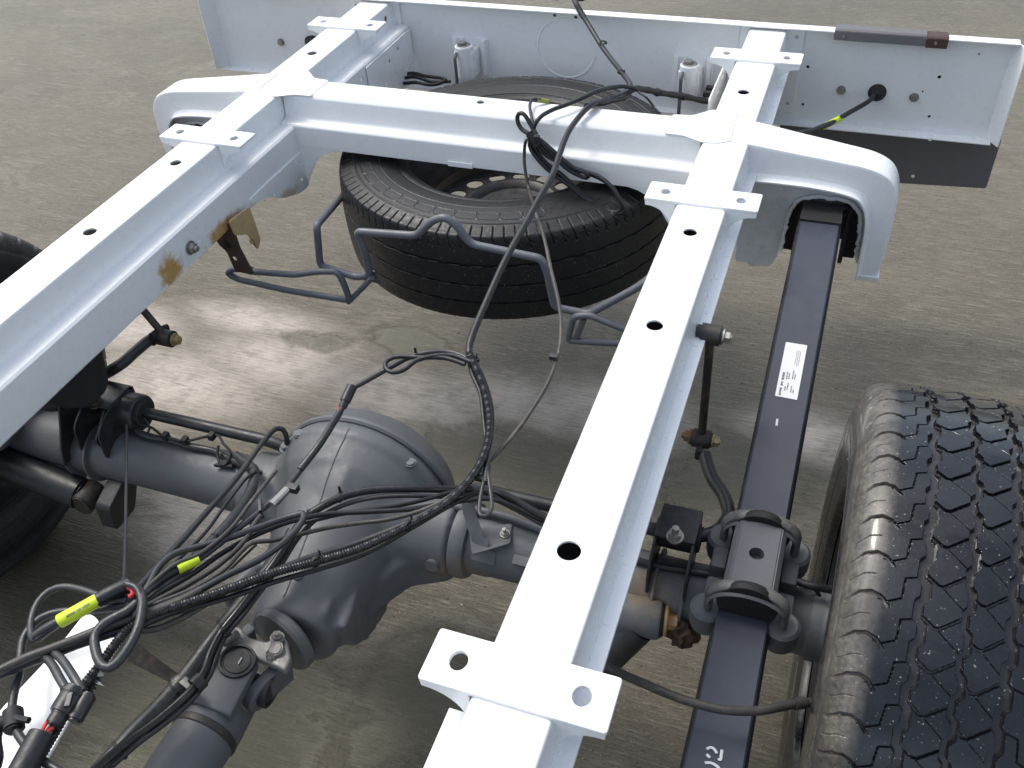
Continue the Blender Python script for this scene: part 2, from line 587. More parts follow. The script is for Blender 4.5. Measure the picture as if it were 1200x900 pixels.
def ground_mat():
    m, nt, b = nodes('wet_brushed_concrete')
    pos = geo_pos(nt)
    # brushed lines run mostly along X
    fine = noise(nt, mapv(nt, pos, (16, 210, 1), (0, 0, 0.05)), 1.0, 5, 0.68, 0.4)
    fine2 = noise(nt, mapv(nt, pos, (40, 420, 1), (0, 0, 0.05)), 1.0, 4, 0.65, 0.3)
    wide = noise(nt, mapv(nt, pos, (3, 26, 1), (0, 0, 0.03)), 1.0, 5, 0.6, 0.3)
    grit = noise(nt, pos, 170, 6, 0.8)
    med = noise(nt, pos, 17, 7, 0.68)
    big = noise(nt, mapv(nt, pos, (1, 1.8, 1)), 1.3, 4, 0.5, 0.4)
    base = mixc(nt, rng(nt, big, 0.3, 0.7), (0.196, 0.171, 0.125), (0.145, 0.127, 0.092))
    base = mixc(nt, math2(nt, 'MULTIPLY', rng(nt, med, 0.45, 0.75), 0.35), base, (0.105, 0.097, 0.076))
    base = mixc(nt, rng(nt, wide, 0.5, 0.75, 0.0, 0.35), base, (0.30, 0.28, 0.24))
    base = mixc(nt, rng(nt, fine, 0.50, 0.64, 0.0, 0.65), base, (0.335, 0.295, 0.23))
    base = mixc(nt, rng(nt, fine2, 0.46, 0.36, 0.0, 0.65), base, (0.060, 0.054, 0.042))
    base = mixc(nt, rng(nt, grit, 0.54, 0.64, 0.0, 0.35), base, (0.44, 0.41, 0.36))
    base = mixc(nt, rng(nt, grit, 0.44, 0.35, 0.0, 0.5), base, (0.030, 0.027, 0.021))
    pits = noise(nt, mapv(nt, pos, (60, 90, 1)), 1.0, 3, 0.5)
    base = mixc(nt, rng(nt, pits, 0.34, 0.28, 0.0, 0.8), base, (0.03, 0.026, 0.020))
    glint = noise(nt, pos, 300, 2, 0.5)
    base = mixc(nt, rng(nt, glint, 0.70, 0.745, 0.0, 0.9), base, (0.80, 0.78, 0.72))
    # puddles: noise plus a few broad shallow hollows
    pud = noise(nt, mapv(nt, pos, (1.0, 1.7, 1)), 3.2, 7, 0.62, 0.9)
    hol = None
    for (c, r) in PUD:
        d = rng(nt, blob(nt, pos, c, r), 0.2, 1.5, 0.42, 0.0)
        hol = d if hol is None else math2(nt, 'MAXIMUM', hol, d)
    dry_or_sheen = None
    for (c, r) in SHEEN:
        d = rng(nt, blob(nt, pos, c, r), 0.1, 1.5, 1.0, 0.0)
        dry_or_sheen = d if dry_or_sheen is None else math2(nt, 'MAXIMUM', dry_or_sheen, d)
    pd = math2(nt, 'SUBTRACT', math2(nt, 'ADD', pud, hol), math2(nt, 'MULTIPLY', dry_or_sheen, 0.14))
    pd = math2(nt, 'ADD', pd, math2(nt, 'MULTIPLY', math2(nt, 'SUBTRACT', fine, 0.5), 0.22))
    pd = math2(nt, 'ADD', pd, math2(nt, 'MULTIPLY', math2(nt, 'SUBTRACT', grit, 0.5), 0.18))
    wet = rng(nt, pd, 0.54, 0.88)
    base = mixc(nt, math2(nt, 'MULTIPLY', wet, 0.72), base, (0.088, 0.082, 0.052))  # wet concrete tone, with dark reflections painted in
    # sky sheen on the wet concrete, painted as pale base colour
    ed = math2(nt, 'MULTIPLY', dry_or_sheen, math2(nt, 'SUBTRACT', 1.0, wet))
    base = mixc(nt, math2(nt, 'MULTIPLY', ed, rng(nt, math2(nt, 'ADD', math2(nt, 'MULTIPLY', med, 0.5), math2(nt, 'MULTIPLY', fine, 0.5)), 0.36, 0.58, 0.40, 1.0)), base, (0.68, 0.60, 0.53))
    nt.links.new(base, b.inputs['Base Color'])
    ro = rng(nt, wet, 0, 1, 0.27, 0.15)
    ro = math2(nt, 'ADD', ro, math2(nt, 'MULTIPLY', grit, 0.14))
    nt.links.new(ro, b.inputs['Roughness'])
    b.inputs['IOR'].default_value = 1.42
    h = math2(nt, 'ADD', math2(nt, 'MULTIPLY', fine, 1.2), math2(nt, 'MULTIPLY', fine2, 0.8))
    h = math2(nt, 'ADD', h, math2(nt, 'MULTIPLY', grit, 0.7))
    h = math2(nt, 'ADD', h, math2(nt, 'MULTIPLY', wide, 1.5))
    h = math2(nt, 'MULTIPLY', h, rng(nt, wet, 0, 1, 1.0, 0.40))
    bump(nt, b, h, 1.0, 0.0045)
    return m


PUD = [((-0.5224,0.9536,0.0),(0.13,0.06,1)),((-0.1836,0.6224,0.0),(0.25,0.14,1)),((-0.684,0.1835,0.0),(0.3,0.3,1)),((0.047,0.6389,0.0),(0.25,0.2,1)),((0.1254,0.1161,0.0),(0.12,0.2,1)),((0.1841,0.6796,0.0),(0.2,0.15,1)),((0.5533,0.7893,0.0),(0.2,0.15,1)),((-0.2821,1.0203,0.0),(0.12,0.06,1)),((-0.3453,-0.0668,0.0),(0.3,0.2,1)),((-0.1001,-0.0041,0.0),(0.2,0.2,1))]
SHEEN = [((-0.7448,0.7225,0.0),(0.26,0.13,1)),((-0.5533,0.8588,0.0),(0.25,0.12,1)),((-0.2163,0.8262,0.0),(0.26,0.1,1)),((0.0364,0.8835,0.0),(0.22,0.09,1)),((-0.4743,0.3608,0.0),(0.26,0.16,1)),((0.6709,0.9531,0.0),(0.14,0.08,1)),((-0.708,0.9935,0.0),(0.22,0.07,1)),((0.2304,0.9097,-0.0),(0.2,0.1,1)),((-1.0528,0.8801,0.0),(0.2,0.1,1))]  # centres and radii of the painted sky sheen
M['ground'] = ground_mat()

# ------------------------------------------------------------------ ground
bm = bmesh.new()
bmesh.ops.create_grid(bm, x_segments=8, y_segments=8, size=60)
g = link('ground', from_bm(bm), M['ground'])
tag(g, 'wet brushed concrete yard with puddles under the truck chassis', kind='structure')

# ------------------------------------------------------------------ frame
RT = 0.68                       # top of the side rails
frame = thing('truck_frame', (0, 0.3, 0), 'white painted steel truck ladder frame standing over the wet concrete', 'truck frame')


def rail(sx, name):
    """folded channel with a raised hat; sx=+1 right rail (outer side +x)"""
    cx = 0.45 * sx
    o = sx
    t = 0.0035
    # outline from the outer flange lip over the hat to the inner wall (open underneath)
    fi = 0.071 if sx < 0 else 0.0515
    pts = [(0.060, 0.622), (0.060, 0.628), (0.0455, 0.6285), (0.0405, RT - 0.0055), (0.0385, RT - 0.0016), (0.0345, RT), (-0.0305, RT), (-0.0345, RT - 0.0016), (-0.0365, RT - 0.0055),
           (-0.040, 0.6285), (-fi + 0.004, 0.628), (-fi, 0.624), (-fi, 0.557), (-fi + 0.004, 0.552), (-fi + 0.02, 0.552)]
    inner = []
    for i, p in enumerate(pts):
        a = Vector(pts[max(0, i - 1)]); b = Vector(pts[min(len(pts) - 1, i + 1)])
        d = (b - a).normalized()
        n = Vector((-d.y, d.x))      # left of travel
        inner.append((p[0] + n.x * t, p[1] + n.y * t))
    prof = [(cx + o * p[0], p[1]) for p in pts] + [(cx + o * p[0], p[1]) for p in reversed(inner)]
    me = extrude_profile(prof, XZ(0), 1.0, -1.424, 0.0)
    return me


def drill(me, items):
    """items: list of (a, b, r)"""
    return cut(me, join([cyl(a, b, r, n=28) for a, b, r in items]))


HOLES = [(-0.45, 0.0), (0.0, 0.0122), (0.382, 0.0108), (0.612, 0.0100), (1.104, 0.0105)]
for sx in (1, -1):
    me = rail(sx, 'side_rail')
    it = [((0.45 * sx, y, 0.66), (0.45 * sx, y, 0.70), r) for y, r in HOLES if r]
    if sx < 0:
        for (y, z, r) in [(1.10, 0.585, .007), (1.17, 0.60, .006), (1.24, 0.57, .006), (1.30, 0.60, .007), (1.37, 0.575, .007)]:
            it.append(((-0.40, y, z), (-0.36, y, z), r))
        for (y, z, r) in [(1.33, 0.655, .006), (1.38, 0.655, .007)]:
            it.append(((-0.43, y, z), (-0.39, y, z), r))
    me = drill(me, it)
    me = bake(me, [('BEVEL', dict(width=0.0022, segments=2, limit_method='ANGLE', angle_limit=math.radians(28)))])
    rl = part('side_rail', me, M['white'], frame, sharp=30,
              label='right side rail with round holes in its raised top' if sx > 0 else 'left side rail with rust stain on its inner wall')
    # spot weld dimples along the outer flange
    if sx > 0:
        dm = [cyl((0.4995, y, 0.6265), (0.4995, y, 0.6292), 0.0036, 0.0024, n=14) for y in
              [0.04,0.113,0.237,0.325,0.419,0.494,0.578,-0.038]]
        part('weld_dimples', join(dm), M['white'], rl)['kind'] = 'stuff'
    # dark sheet added below the holes stands in for shade inside the channel
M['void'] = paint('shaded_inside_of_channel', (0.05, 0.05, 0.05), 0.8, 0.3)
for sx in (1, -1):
    part('channel_shade', box((0.45 * sx, 0.212, 0.600), (0.070, 2.41, 0.004), 0.001), M['void'], frame)


def bracket(cy, sx, half=0.0866, dep=0.0265, holes=((-0.058, 0), (0.058, 0)), hr=0.0085, topz=RT + 0.0045, gx=0.040):
    """saddle bracket across a rail: drilled top plate, turned-down front edge and two gusset wings"""
    cx = 0.45 * sx
    pl = [(cx - half, cy - dep), (cx + half, cy - dep), (cx + half, cy + dep), (cx - half, cy + dep)]
    pl = roundpoly(pl, 0.004)
    hs_ = [circ(cx + a, cy + b, hr * 0.86, 28, 1.18) for a, b in holes]
    m1 = fill2d(pl, hs_, 0.005, XY(topz - 0.0025), 0.0012)
    br = part('mounting_bracket', m1, M['white'], frame, sharp=30)
    for s in (-1, 1):
        x0 = cx + s * 0.0385; x1 = cx + s * half
        # front wing: concave plate tapering back to the rail
        o = [(x0, topz - 0.004), (x1 - s * 0.001, topz - 0.004), (x1 - s * 0.002, topz - 0.013)]
        for k in range(1, 9):
            a = k / 9
            ang = a * PI / 2
            o.append((x1 - s * 0.004 - s * (abs(x1 - x0) - 0.010) * math.sin(ang), topz - 0.013 - 0.036 * (1 - math.cos(ang))))
        o.append((x0 + s * 0.002, topz - 0.052)); o.append((x0, topz - 0.052))
        m2 = fill2d(o, [], 0.003, XZ(cy - dep + 0.0022), 0.0008)
        part('bracket_wing', m2, M['white'], br, sharp=30)
    return br


None
YB = (-0.152, 0.711, 1.2646)
bracket(YB[0], 1, 0.0875, 0.0275, hr=0.0098)
bracket(YB[1], 1); bracket(YB[2], 1)
bracket(YB[1], -1); bracket(YB[2], -1)

# inner flange widening towards the cab on the right rail
part('flange_strip', box((0.399, -0.60, 0.627), (0.030, 0.86, 0.0035), 0.001), M['white'], frame)

# ---- cross member
cm = [(0.905, 0.652), (0.9095, RT - 0.005), (0.915, RT + 0.0005), (0.978, RT + 0.0005), (0.984, RT - 0.006), (0.988, 0.60), (0.99, 0.575),
      (0.985, 0.575), (0.980, 0.66), (0.974, RT - 0.005), (0.918, RT - 0.005), (0.9095, 0.640), (0.904, 0.6285), (0.888, 0.6265), (0.884, 0.6215),
      (0.884, 0.585), (0.880, 0.585), (0.880, 0.628), (0.884, 0.6325), (0.899, 0.634), (0.903, 0.638)]
me = extrude_profile(cm, YZ(0), -0.4095, 0.4095)
me = drill(me, [((-0.012, 0.958, 0.66), (-0.012, 0.958, 0.70), 0.0075)])
me = bake(me, [('BEVEL', dict(width=0.002, segments=2, limit_method='ANGLE', angle_limit=math.radians(28)))])
crossm = part('crossmember', me, M['white'], frame, label='white crossmember joining the two side rails above the spare wheel', sharp=30)
part('stiffener_tab', box((-0.03, 0.8775, 0.590), (0.050, 0.003, 0.010), 0.001), M['white'], crossm)
# gusset sheets that lap over the rails at the joints
for s in (1, -1):
    o = [(s * 0.345, 0.908), (s * 0.345, 0.982), (s * 0.380, 0.986), (s * 0.408, 1.015), (s * 0.452, 1.022), (s * 0.460, 0.905), (s * 0.440, 0.893), (s * 0.415, 0.890), (s * 0.380, 0.907)]
    part('gusset_plate', fill2d(roundpoly(o, 0.005), [], 0.0018, XY(RT + 0.0010), 0.0008), M['white'], frame, sharp=30)
    # vertical gusset sheets at the inner corner
    e0 = 0.379 if s < 0 else 0.3985
    o = [(s * e0, 0.500), (s * 0.366, 0.522), (s * 0.350, 0.550), (s * 0.335, 0.567), (s * 0.310, 0.580), (s * 0.285, 0.586), (s * 0.285, 0.600), (s * e0, 0.600)]
    part('corner_plate', fill2d(roundpoly(o, 0.004), [], 0.003, XZ(0.8825), 0.0008), M['white'], frame, sharp=30)

# ---- inner hanging plate with arch under the left rail (spring hanger side)
o = [(0.690, 0.562), (0.715, 0.556), (0.735, 0.553), (0.79, 0.520), (0.84, 0.502), (0.865, 0.497), (0.883, 0.499), (0.884, 0.575), (0.69, 0.575)]
for s in (-1,):
    hang = part('hanger_side_plate', fill2d(roundpoly(o, 0.008), [circ(0.760, 0.545, 0.004, 12), circ(0.862, 0.523, 0.004, 12), circ(0.868, 0.556, 0.003, 12)], 0.004, YZ(s * 0.3775), 0.001), M['white'], frame, sharp=30)


# ---- outriggers carrying the rear spring shackles
def outrigger(s):
    # outer shell of constant depth: outline in XZ, hollow arch below
    def X(a): return s * a
    outer = [(0.466, 0.6815), (0.50, 0.6785), (0.56, 0.672), (0.64, 0.664), (0.690, 0.657), (0.722, 0.642), (0.738, 0.616), (0.742, 0.58), (0.742, 0.50), (0.738, 0.455)]
    inner = [(0.705, 0.452), (0.704, 0.50), (0.702, 0.56), (0.694, 0.592), (0.676, 0.612), (0.62, 0.622), (0.55, 0.624), (0.484, 0.622)]
    # front face (y=.905), top skin, back face (y=.985): channel section swept along the outline
    n = len(outer)
    tp = smooth_path([Vector((X(a), 0, b)) for a, b in outer], 0.008)
    ip = smooth_path([Vector((X(a), 0, b)) for a, b in reversed(inner)], 0.008)

    def resample(P, m):
        d = [0]
        for i in range(1, len(P)): d.append(d[-1] + (P[i] - P[i - 1]).length)
        out = []
        for k in range(m):
            t = d[-1] * k / (m - 1)
            i = 1
            while i < len(P) - 1 and d[i] < t: i += 1
            f = (t - d[i - 1]) / max(1e-9, d[i] - d[i - 1])
            out.append(P[i - 1].lerp(P[i], f))
        return out
    m = 60
    A = resample(tp, m); B = resample(ip, m)
    vs, fs = [], []
    ft = 0.004
    ring = 9
    for k in range(m):
        a, b = A[k], B[k]
        # taper: deeper near the rail
        f = k / (m - 1)
        yf = 0.905; yb = 1.0 - 0.022 * min(1, f * 2.2)
        e = (b - a); L = e.length; e = e.normalized()
        vs += [Vector((b.x, yf - 0.018, b.z)) + e * 0.001,
               Vector((b.x, yf - 0.004, b.z)) - e * 0.001,
               Vector((b.x, yf, b.z)) - e * 0.005,
               Vector((a.x, yf + 0.001, a.z)) + e * 0.007,
               Vector((a.x, yf + 0.003, a.z)) + e * 0.002,
               Vector((a.x, yf + 0.009, a.z)),
               Vector((a.x, yb - 0.009, a.z)),
               Vector((a.x, yb - 0.002, a.z)) + e * 0.003,
               Vector((b.x, yb, b.z))]
    for k in range(m - 1):
        for j in range(ring - 1):
            fs.append((k * ring + j, k * ring + j + 1, (k + 1) * ring + j + 1, (k + 1) * ring + j))
    me = raw(vs, fs)
    bm = bmesh.new(); bm.from_mesh(me); bpy.data.meshes.remove(me)
    me = from_bm(bm)
    me = bake(me, [('SOLIDIFY', dict(thickness=0.003, offset=-1 if s > 0 else -1))])
    ot = part('outrigger', me, M['white'], frame, sharp=40,
              label='right outrigger arching over the leaf spring shackle' if s > 0 else 'left outrigger reaching out behind the left rail')
    # inner web plate with the arch opening
    w = [(0.488, 0.648), (0.60, 0.645), (0.68, 0.630), (0.708, 0.600), (0.716, 0.50), (0.714, 0.462), (0.704, 0.456), (0.696, 0.47), (0.694, 0.52), (0.690, 0.555),
         (0.672, 0.580), (0.62, 0.584), (0.585, 0.578), (0.570, 0.558), (0.565, 0.50), (0.562, 0.45), (0.553, 0.428), (0.515, 0.424), (0.512, 0.430), (0.488, 0.430)]
    w = [(X(a), b) for a, b in w]
    part('web_plate', fill2d(roundpoly(w, 0.008), [], 0.004, XZ(0.930), 0.001), M['inner_white'], ot, sharp=30)
    # torn sealant bead around the opening
    random.seed(3)
    sb = [(0.568, 0.47), (0.569, 0.52), (0.574, 0.558), (0.592, 0.580), (0.63, 0.586), (0.668, 0.582), (0.688, 0.560), (0.694, 0.52), (0.697, 0.48), (0.706, 0.462)]
    sp = smooth_path([(X(a) , 0.925, b) for a, b in sb], 0.004)
    sp = [p + Vector((random.uniform(-.0015, .0015), random.uniform(-.001, .001), random.uniform(-.0015, .0015))) for p in sp]
    part('sealant_bead', tube(sp, 0.0042, 8, rf=lambda i, q: 0.8 + 0.35 * random.random()), M['white'], ot, sharp=60)
    # foot flange at the bottom of the outer leg
    part('leg_foot', box((X(0.722), 0.925, 0.449), (0.038, 0.045, 0.010), 0.002), M['white'], ot)
    return ot


outrigger(1); outrigger(-1)

# ---- rear panel
px0, px1, pz0, pz1 = -0.917, 0.917, 0.482, 0.686
sheet = fill2d([(px0, pz0), (px1, pz0), (px1, pz1), (px0, pz1)],
               [circ(x, z, r, 14) for x, z, r in [(-0.658, 0.561, 0.018), (0.688, 0.560, 0.0155), (0.799, 0.603, 0.0035), (0.541, 0.602, 0.0035), (0.543, 0.519, 0.003),
                (0.799, 0.518, 0.003), (0.86, 0.655, 0.002), (0.775, 0.57, 0.002), (-0.016, 0.672, 0.004), (0.033, 0.671, 0.004)]], 0.003, XZ(1.4295), 0.0006)
panel = part('rear_panel', sheet, M['white'], frame, label='long white rear cross panel across the end of the frame', sharp=30)
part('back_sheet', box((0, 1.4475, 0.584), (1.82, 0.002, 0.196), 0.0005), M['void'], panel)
part('top_flange', box((0, 1.418, pz1 + 0.0005), (1.850, 0.026, 0.003), 0.001), M['white'], panel)
part('bottom_flange', box((0, 1.416, pz0 - 0.0005), (1.850, 0.030, 0.003), 0.001), M['white'], panel)
for s in (-1, 1):
    part('end_flange', box((s * 0.9275, 1.411, 0.584), (0.003, 0.044, 0.203), 0.001, Matrix.Rotation(s * 0.52, 4, 'Z')), M['white'], panel)
# pressed ring in the panel
part('pressed_ring', lathe([(0.066, 0), (0.067, 0.0018), (0.069, 0.0018), (0.070, 0)], (0.010, 1.4282, 0.600), (0, -1, 0), 64), M['white'], panel)
for (x, z) in [(0.616, 0.559), (0.761, 0.557), (-0.745, 0.557)]:
    part('bolt', hexbolt((x, 1.428, z), (0, -1, 0), 0.0065, 0.006), M['zinc'], panel)
# grommets
gr = part('grommet', lathe([(0.017, -0.004), (0.0185, 0.002), (0.0175, 0.006), (0.012, 0.010), (0.011, 0.018), (0.008, 0.020), (0, 0.021)], (0.688, 1.430, 0.560), (0, -1, 0), 28), M['dullblack'], panel)
part('grommet', join([lathe([(0.017, -0.004), (0.021, 0.002), (0.020, 0.010), (0.014, 0.020), (0.010, 0.034), (0, 0.036)], (-0.650, 1.430, 0.561), (0.1, -1, -0.1), 28)]), M['dullblack'], panel)
# welded tube holders on the panel
for x in (-0.225, 0.300):
    h = []
    h.append(box((x, 1.402, 0.560), (0.048, 0.050, 0.062), 0.006))
    h.append(cyl((x, 1.388, 0.530), (x, 1.388, 0.605), 0.021, n=24, bevel=0.002))
    h.append(box((x - 0.036, 1.420, 0.565), (0.010, 0.012, 0.085), 0.003)); h.append(box((x + 0.036, 1.420, 0.565), (0.010, 0.012, 0.085), 0.003))
    h.append(box((x - 0.030, 1.426, 0.560), (0.030, 0.005, 0.095), 0.002)); h.append(box((x + 0.030, 1.426, 0.560), (0.030, 0.005, 0.095), 0.002))
    hd = part('tube_holder', join(h), M['white'], panel)
    part('tube_mouth', join([cyl((x, 1.388, 0.604), (x, 1.388, 0.6058), 0.0165, n=20), cyl((x - .004, 1.388, 0.600), (x - .004, 1.388, 0.612), 0.010, n=16, bevel=.001)]), M['castgrey'], hd)
    part('hook_rod', tube(round_path([(x - 0.012, 1.37, 0.592), (x - 0.012, 1.358, 0.585), (x - 0.012, 1.358, 0.50)], 0.01), 0.004, 8), M['tubegrey'], hd)
# end plates where the rails meet the panel
for s in (1, -1):
    o = [(s * 0.395, 0.50), (s * 0.395, 0.684), (s * 0.525, 0.684), (s * 0.525, 0.50)]
    part('rail_end_plate', fill2d(roundpoly(o, 0.006), [circ(s * 0.51, 0.665, 0.004, 12), circ(s * 0.51, 0.52, 0.004, 12)], 0.003, XZ(1.4245), 0.0008), M['white'], panel)
    # deeper closing plate on the inner side of the rail near the panel
    o = [(1.19, 0.553), (1.24, 0.525), (1.36, 0.50), (1.423, 0.49), (1.423, 0.62), (1.19, 0.62)]
    part('rail_side_plate', fill2d(roundpoly(o, 0.006), [circ(y, z, 0.005, 12) for y, z in [(1.27, 0.545), (1.35, 0.60), (1.38, 0.54), (1.30, 0.59)]], 0.003, YZ(s * 0.376), 0.0008),
         M['white'], panel)
# dark strip along the panel's top edge
strip = thing('marker_strip', (0.687, 1.43, 0.67), 'dark grey and red brown plastic strip clipped over the top edge of the white panel', 'strip')
part('cover', extrude_profile([(-1.444, 0.690), (-1.410, 0.693), (-1.405, 0.690), (-1.403, 0.672), (-1.4075, 0.672), (-1.409, 0.686), (-1.444, 0.686)][::-1],
     Matrix(((0, 0, 1, 0), (-1, 0, 0, 0), (0, 1, 0, 0), (0, 0, 0, 1))), 0.583, 0.757, 0.0008), M['plate'], strip)
part('end_cap', extrude_profile([(-1.444, 0.688), (-1.410, 0.691), (-1.404, 0.688), (-1.402, 0.670), (-1.4075, 0.670), (-1.409, 0.684), (-1.444, 0.684)][::-1],
     Matrix(((0, 0, 1, 0), (-1, 0, 0, 0), (0, 1, 0, 0), (0, 0, 0, 1))), 0.757, 0.797, 0.0008), M['brownbox'], strip)
for x in (0.602, 0.775):
    part('rivet', cyl((x, 1.404, 0.680), (x, 1.400, 0.680), 0.003, n=12, bevel=0.0005), M['zinc'], strip)

# dark plate hanging behind the panel
kp = thing('steel_plate', (0.77, 1.47, 0.3), 'flat dark grey steel plate hanging below the right end of the white panel', 'plate')
part('sheet', fill2d(roundpoly([(0.50, 0.325), (0.952, 0.352), (0.952, 0.470), (0.50, 0.470)], 0.006), [circ(0.815, 0.452, 0.004, 12), circ(0.80, 0.362, 0.004, 12)], 0.003, XZ(1.462), 0.0006), M['plate'], kp)
part('edge_strip', box((0.862, 1.457, 0.4735), (0.17, 0.006, 0.007), 0.001), M['zinc'], kp)

# ---- rusty carrier bracket under the left rail and a bolt on the rail wall
rb = thing('rusty_bracket', (-0.375, 0.62, 0.46), 'rusty drop bracket bolted under the left rail holding the spare wheel carrier', 'bracket')
part('front_plate', fill2d(roundpoly([(-0.418, 0.572), (-0.368, 0.566), (-0.366, 0.520), (-0.352, 0.462), (-0.392, 0.462), (-0.398, 0.505), (-0.412, 0.52)], 0.004),
     [circ(-0.385, 0.492, 0.005, 12)], 0.004, XZ(0.612), 0.001), M['brownrust'], rb)
part('side_plate', fill2d(roundpoly([(0.60, 0.582), (0.665, 0.575), (0.672, 0.500), (0.655, 0.487), (0.64, 0.53), (0.605, 0.55)], 0.006), [circ(0.648, 0.512, 0.006, 12)], 0.003, YZ(-0.364), 0.001), M['ochre'], rb)
for z in (0.553, 0.522):
    part('bolt', hexbolt((-0.392, 0.610, z), (0, -1, 0), 0.006, 0.005), M['blackrust'], rb)
rbolt = part('rail_bolt', join([hexbolt((-0.3785, 0.504, 0.585), (1, 0, 0), 0.0085, 0.008, stud=0.008)]), M['zinc'], frame)

# ------------------------------------------------------------------ tyres
def tyre_mesh(R, W, rb_, centre, axis, hfun, ns, nw, res_c, wear_f, shoulder=0.78, arc=None, kr=(0.235, 0.765)):
    """axis: unit vector of wheel axle.  hfun(theta, s, u) -> groove depth array (metres);
    profile parameter: across u from -1..1 over the whole section bead to bead"""
    # section polyline (x, r) from left bead to right bead
    hw = W / 2
    c = [(-hw * 0.80, rb_), (-hw * 0.90, rb_ + 0.008), (-hw * 0.99, rb_ + (R - rb_) * 0.33), (-hw * 1.0, rb_ + (R - rb_) * 0.48), (-hw * 0.965, rb_ + (R - rb_) * 0.72),
         (-hw * 0.90, R - 0.018), (-hw * shoulder, R - 0.0075), (-hw * 0.62, R - 0.0030), (-hw * 0.3, R - 0.0008), (0, R)]
    c = c + [(-x, r) for x, r in reversed(c[:-1])]
    P = smooth_path([(x, r, 0) for x, r in c], 0.002)
    d = [0]
    for i in range(1, len(P)): d.append(d[-1] + (P[i] - P[i - 1]).length)
    d = np.array(d); xs = np.array([p.x for p in P]); rs = np.array([p.y for p in P])
    if arc is None:
        t = np.linspace(0, d[-1], nw)
    else:
        k0, k1 = d[-1] * kr[0], d[-1] * kr[1]
        t = np.concatenate([np.linspace(0, k0, nw // 10, endpoint=False), np.linspace(k0, k1, nw - 2 * (nw // 10)), np.linspace(k1, d[-1], nw // 10 + 1)[1:]])
    X = np.interp(t, d, xs); Rr = np.interp(t, d, rs)
    dx = np.gradient(X); dr = np.gradient(Rr); L = np.hypot(dx, dr)
    nx, nr = -dr / L, dx / L
    if arc is None:
        th = np.linspace(0, 2 * PI, ns, endpoint=False)
    else:
        th = np.concatenate([np.linspace(arc[0], arc[1], int(ns * 0.88), endpoint=False), np.linspace(arc[1], arc[0] + 2 * PI, ns - int(ns * 0.88), endpoint=False)])
    TH, XX = np.meshgrid(th, X, indexing='ij')
    RR = np.broadcast_to(Rr, TH.shape); NX = np.broadcast_to(nx, TH.shape); NR = np.broadcast_to(nr, TH.shape)
    H = hfun(TH, XX, RR)
    XX = XX - NX * H; RR = RR - NR * H
    z = Vector(axis).normalized()
    fm = frame_from(z, (0, 0, 1) if abs(z.z) < 0.9 else (0, 1, 0))
    ex = np.array(fm.col[0][:3]); ey = np.array(fm.col[1][:3]); ez = np.array(fm.col[2][:3])
    V = np.array(centre)[None, None, :] + XX[..., None] * ez + (RR * np.cos(TH))[..., None] * ex + (RR * np.sin(TH))[..., None] * ey
    V = V.reshape(-1, 3)
    i = np.arange(ns)[:, None]; j = np.arange(nw - 1)[None, :]
    i2 = (i + 1) % ns
    F = np.stack([i * nw + j, i * nw + j + 1, i2 * nw + j + 1, i2 * nw + j], -1).reshape(-1, 4)
    me = bpy.data.meshes.new("tyre")
    me.vertices.add(len(V)); me.vertices.foreach_set("co", V.ravel())
    me.loops.add(F.size); me.loops.foreach_set("vertex_index", F.ravel().astype(np.int32))
    me.polygons.add(len(F)); me.polygons.foreach_set("loop_start", np.arange(0, F.size, 4, dtype=np.int32))
    me.update(calc_edges=True)
    a = me.attributes.new("wear", 'FLOAT', 'POINT')
    wv = wear_f(TH, np.broadcast_to(X, TH.shape), np.broadcast_to(Rr, TH.shape), H)
    a.data.foreach_set("value", wv.ravel().astype(np.float32))
    return me


def seg_dist(px, py, a, b):
    ax, ay = a; bx, by = b
    dx, dy = bx - ax, by - ay
    t = np.clip(((px - ax) * dx + (py - ay) * dy) / (dx * dx + dy * dy + 1e-12), 0, 1)
    return np.hypot(px - ax - t * dx, py - ay - t * dy)


def groove(dist, w, depth, edge=0.0012):
    return depth * np.clip((w / 2 + edge - dist) / edge, 0, 1)


RW = 0.343
ARC0, ARC1 = -0.95, 1.75       # finely meshed arc of the right tyre (radians round the axle)


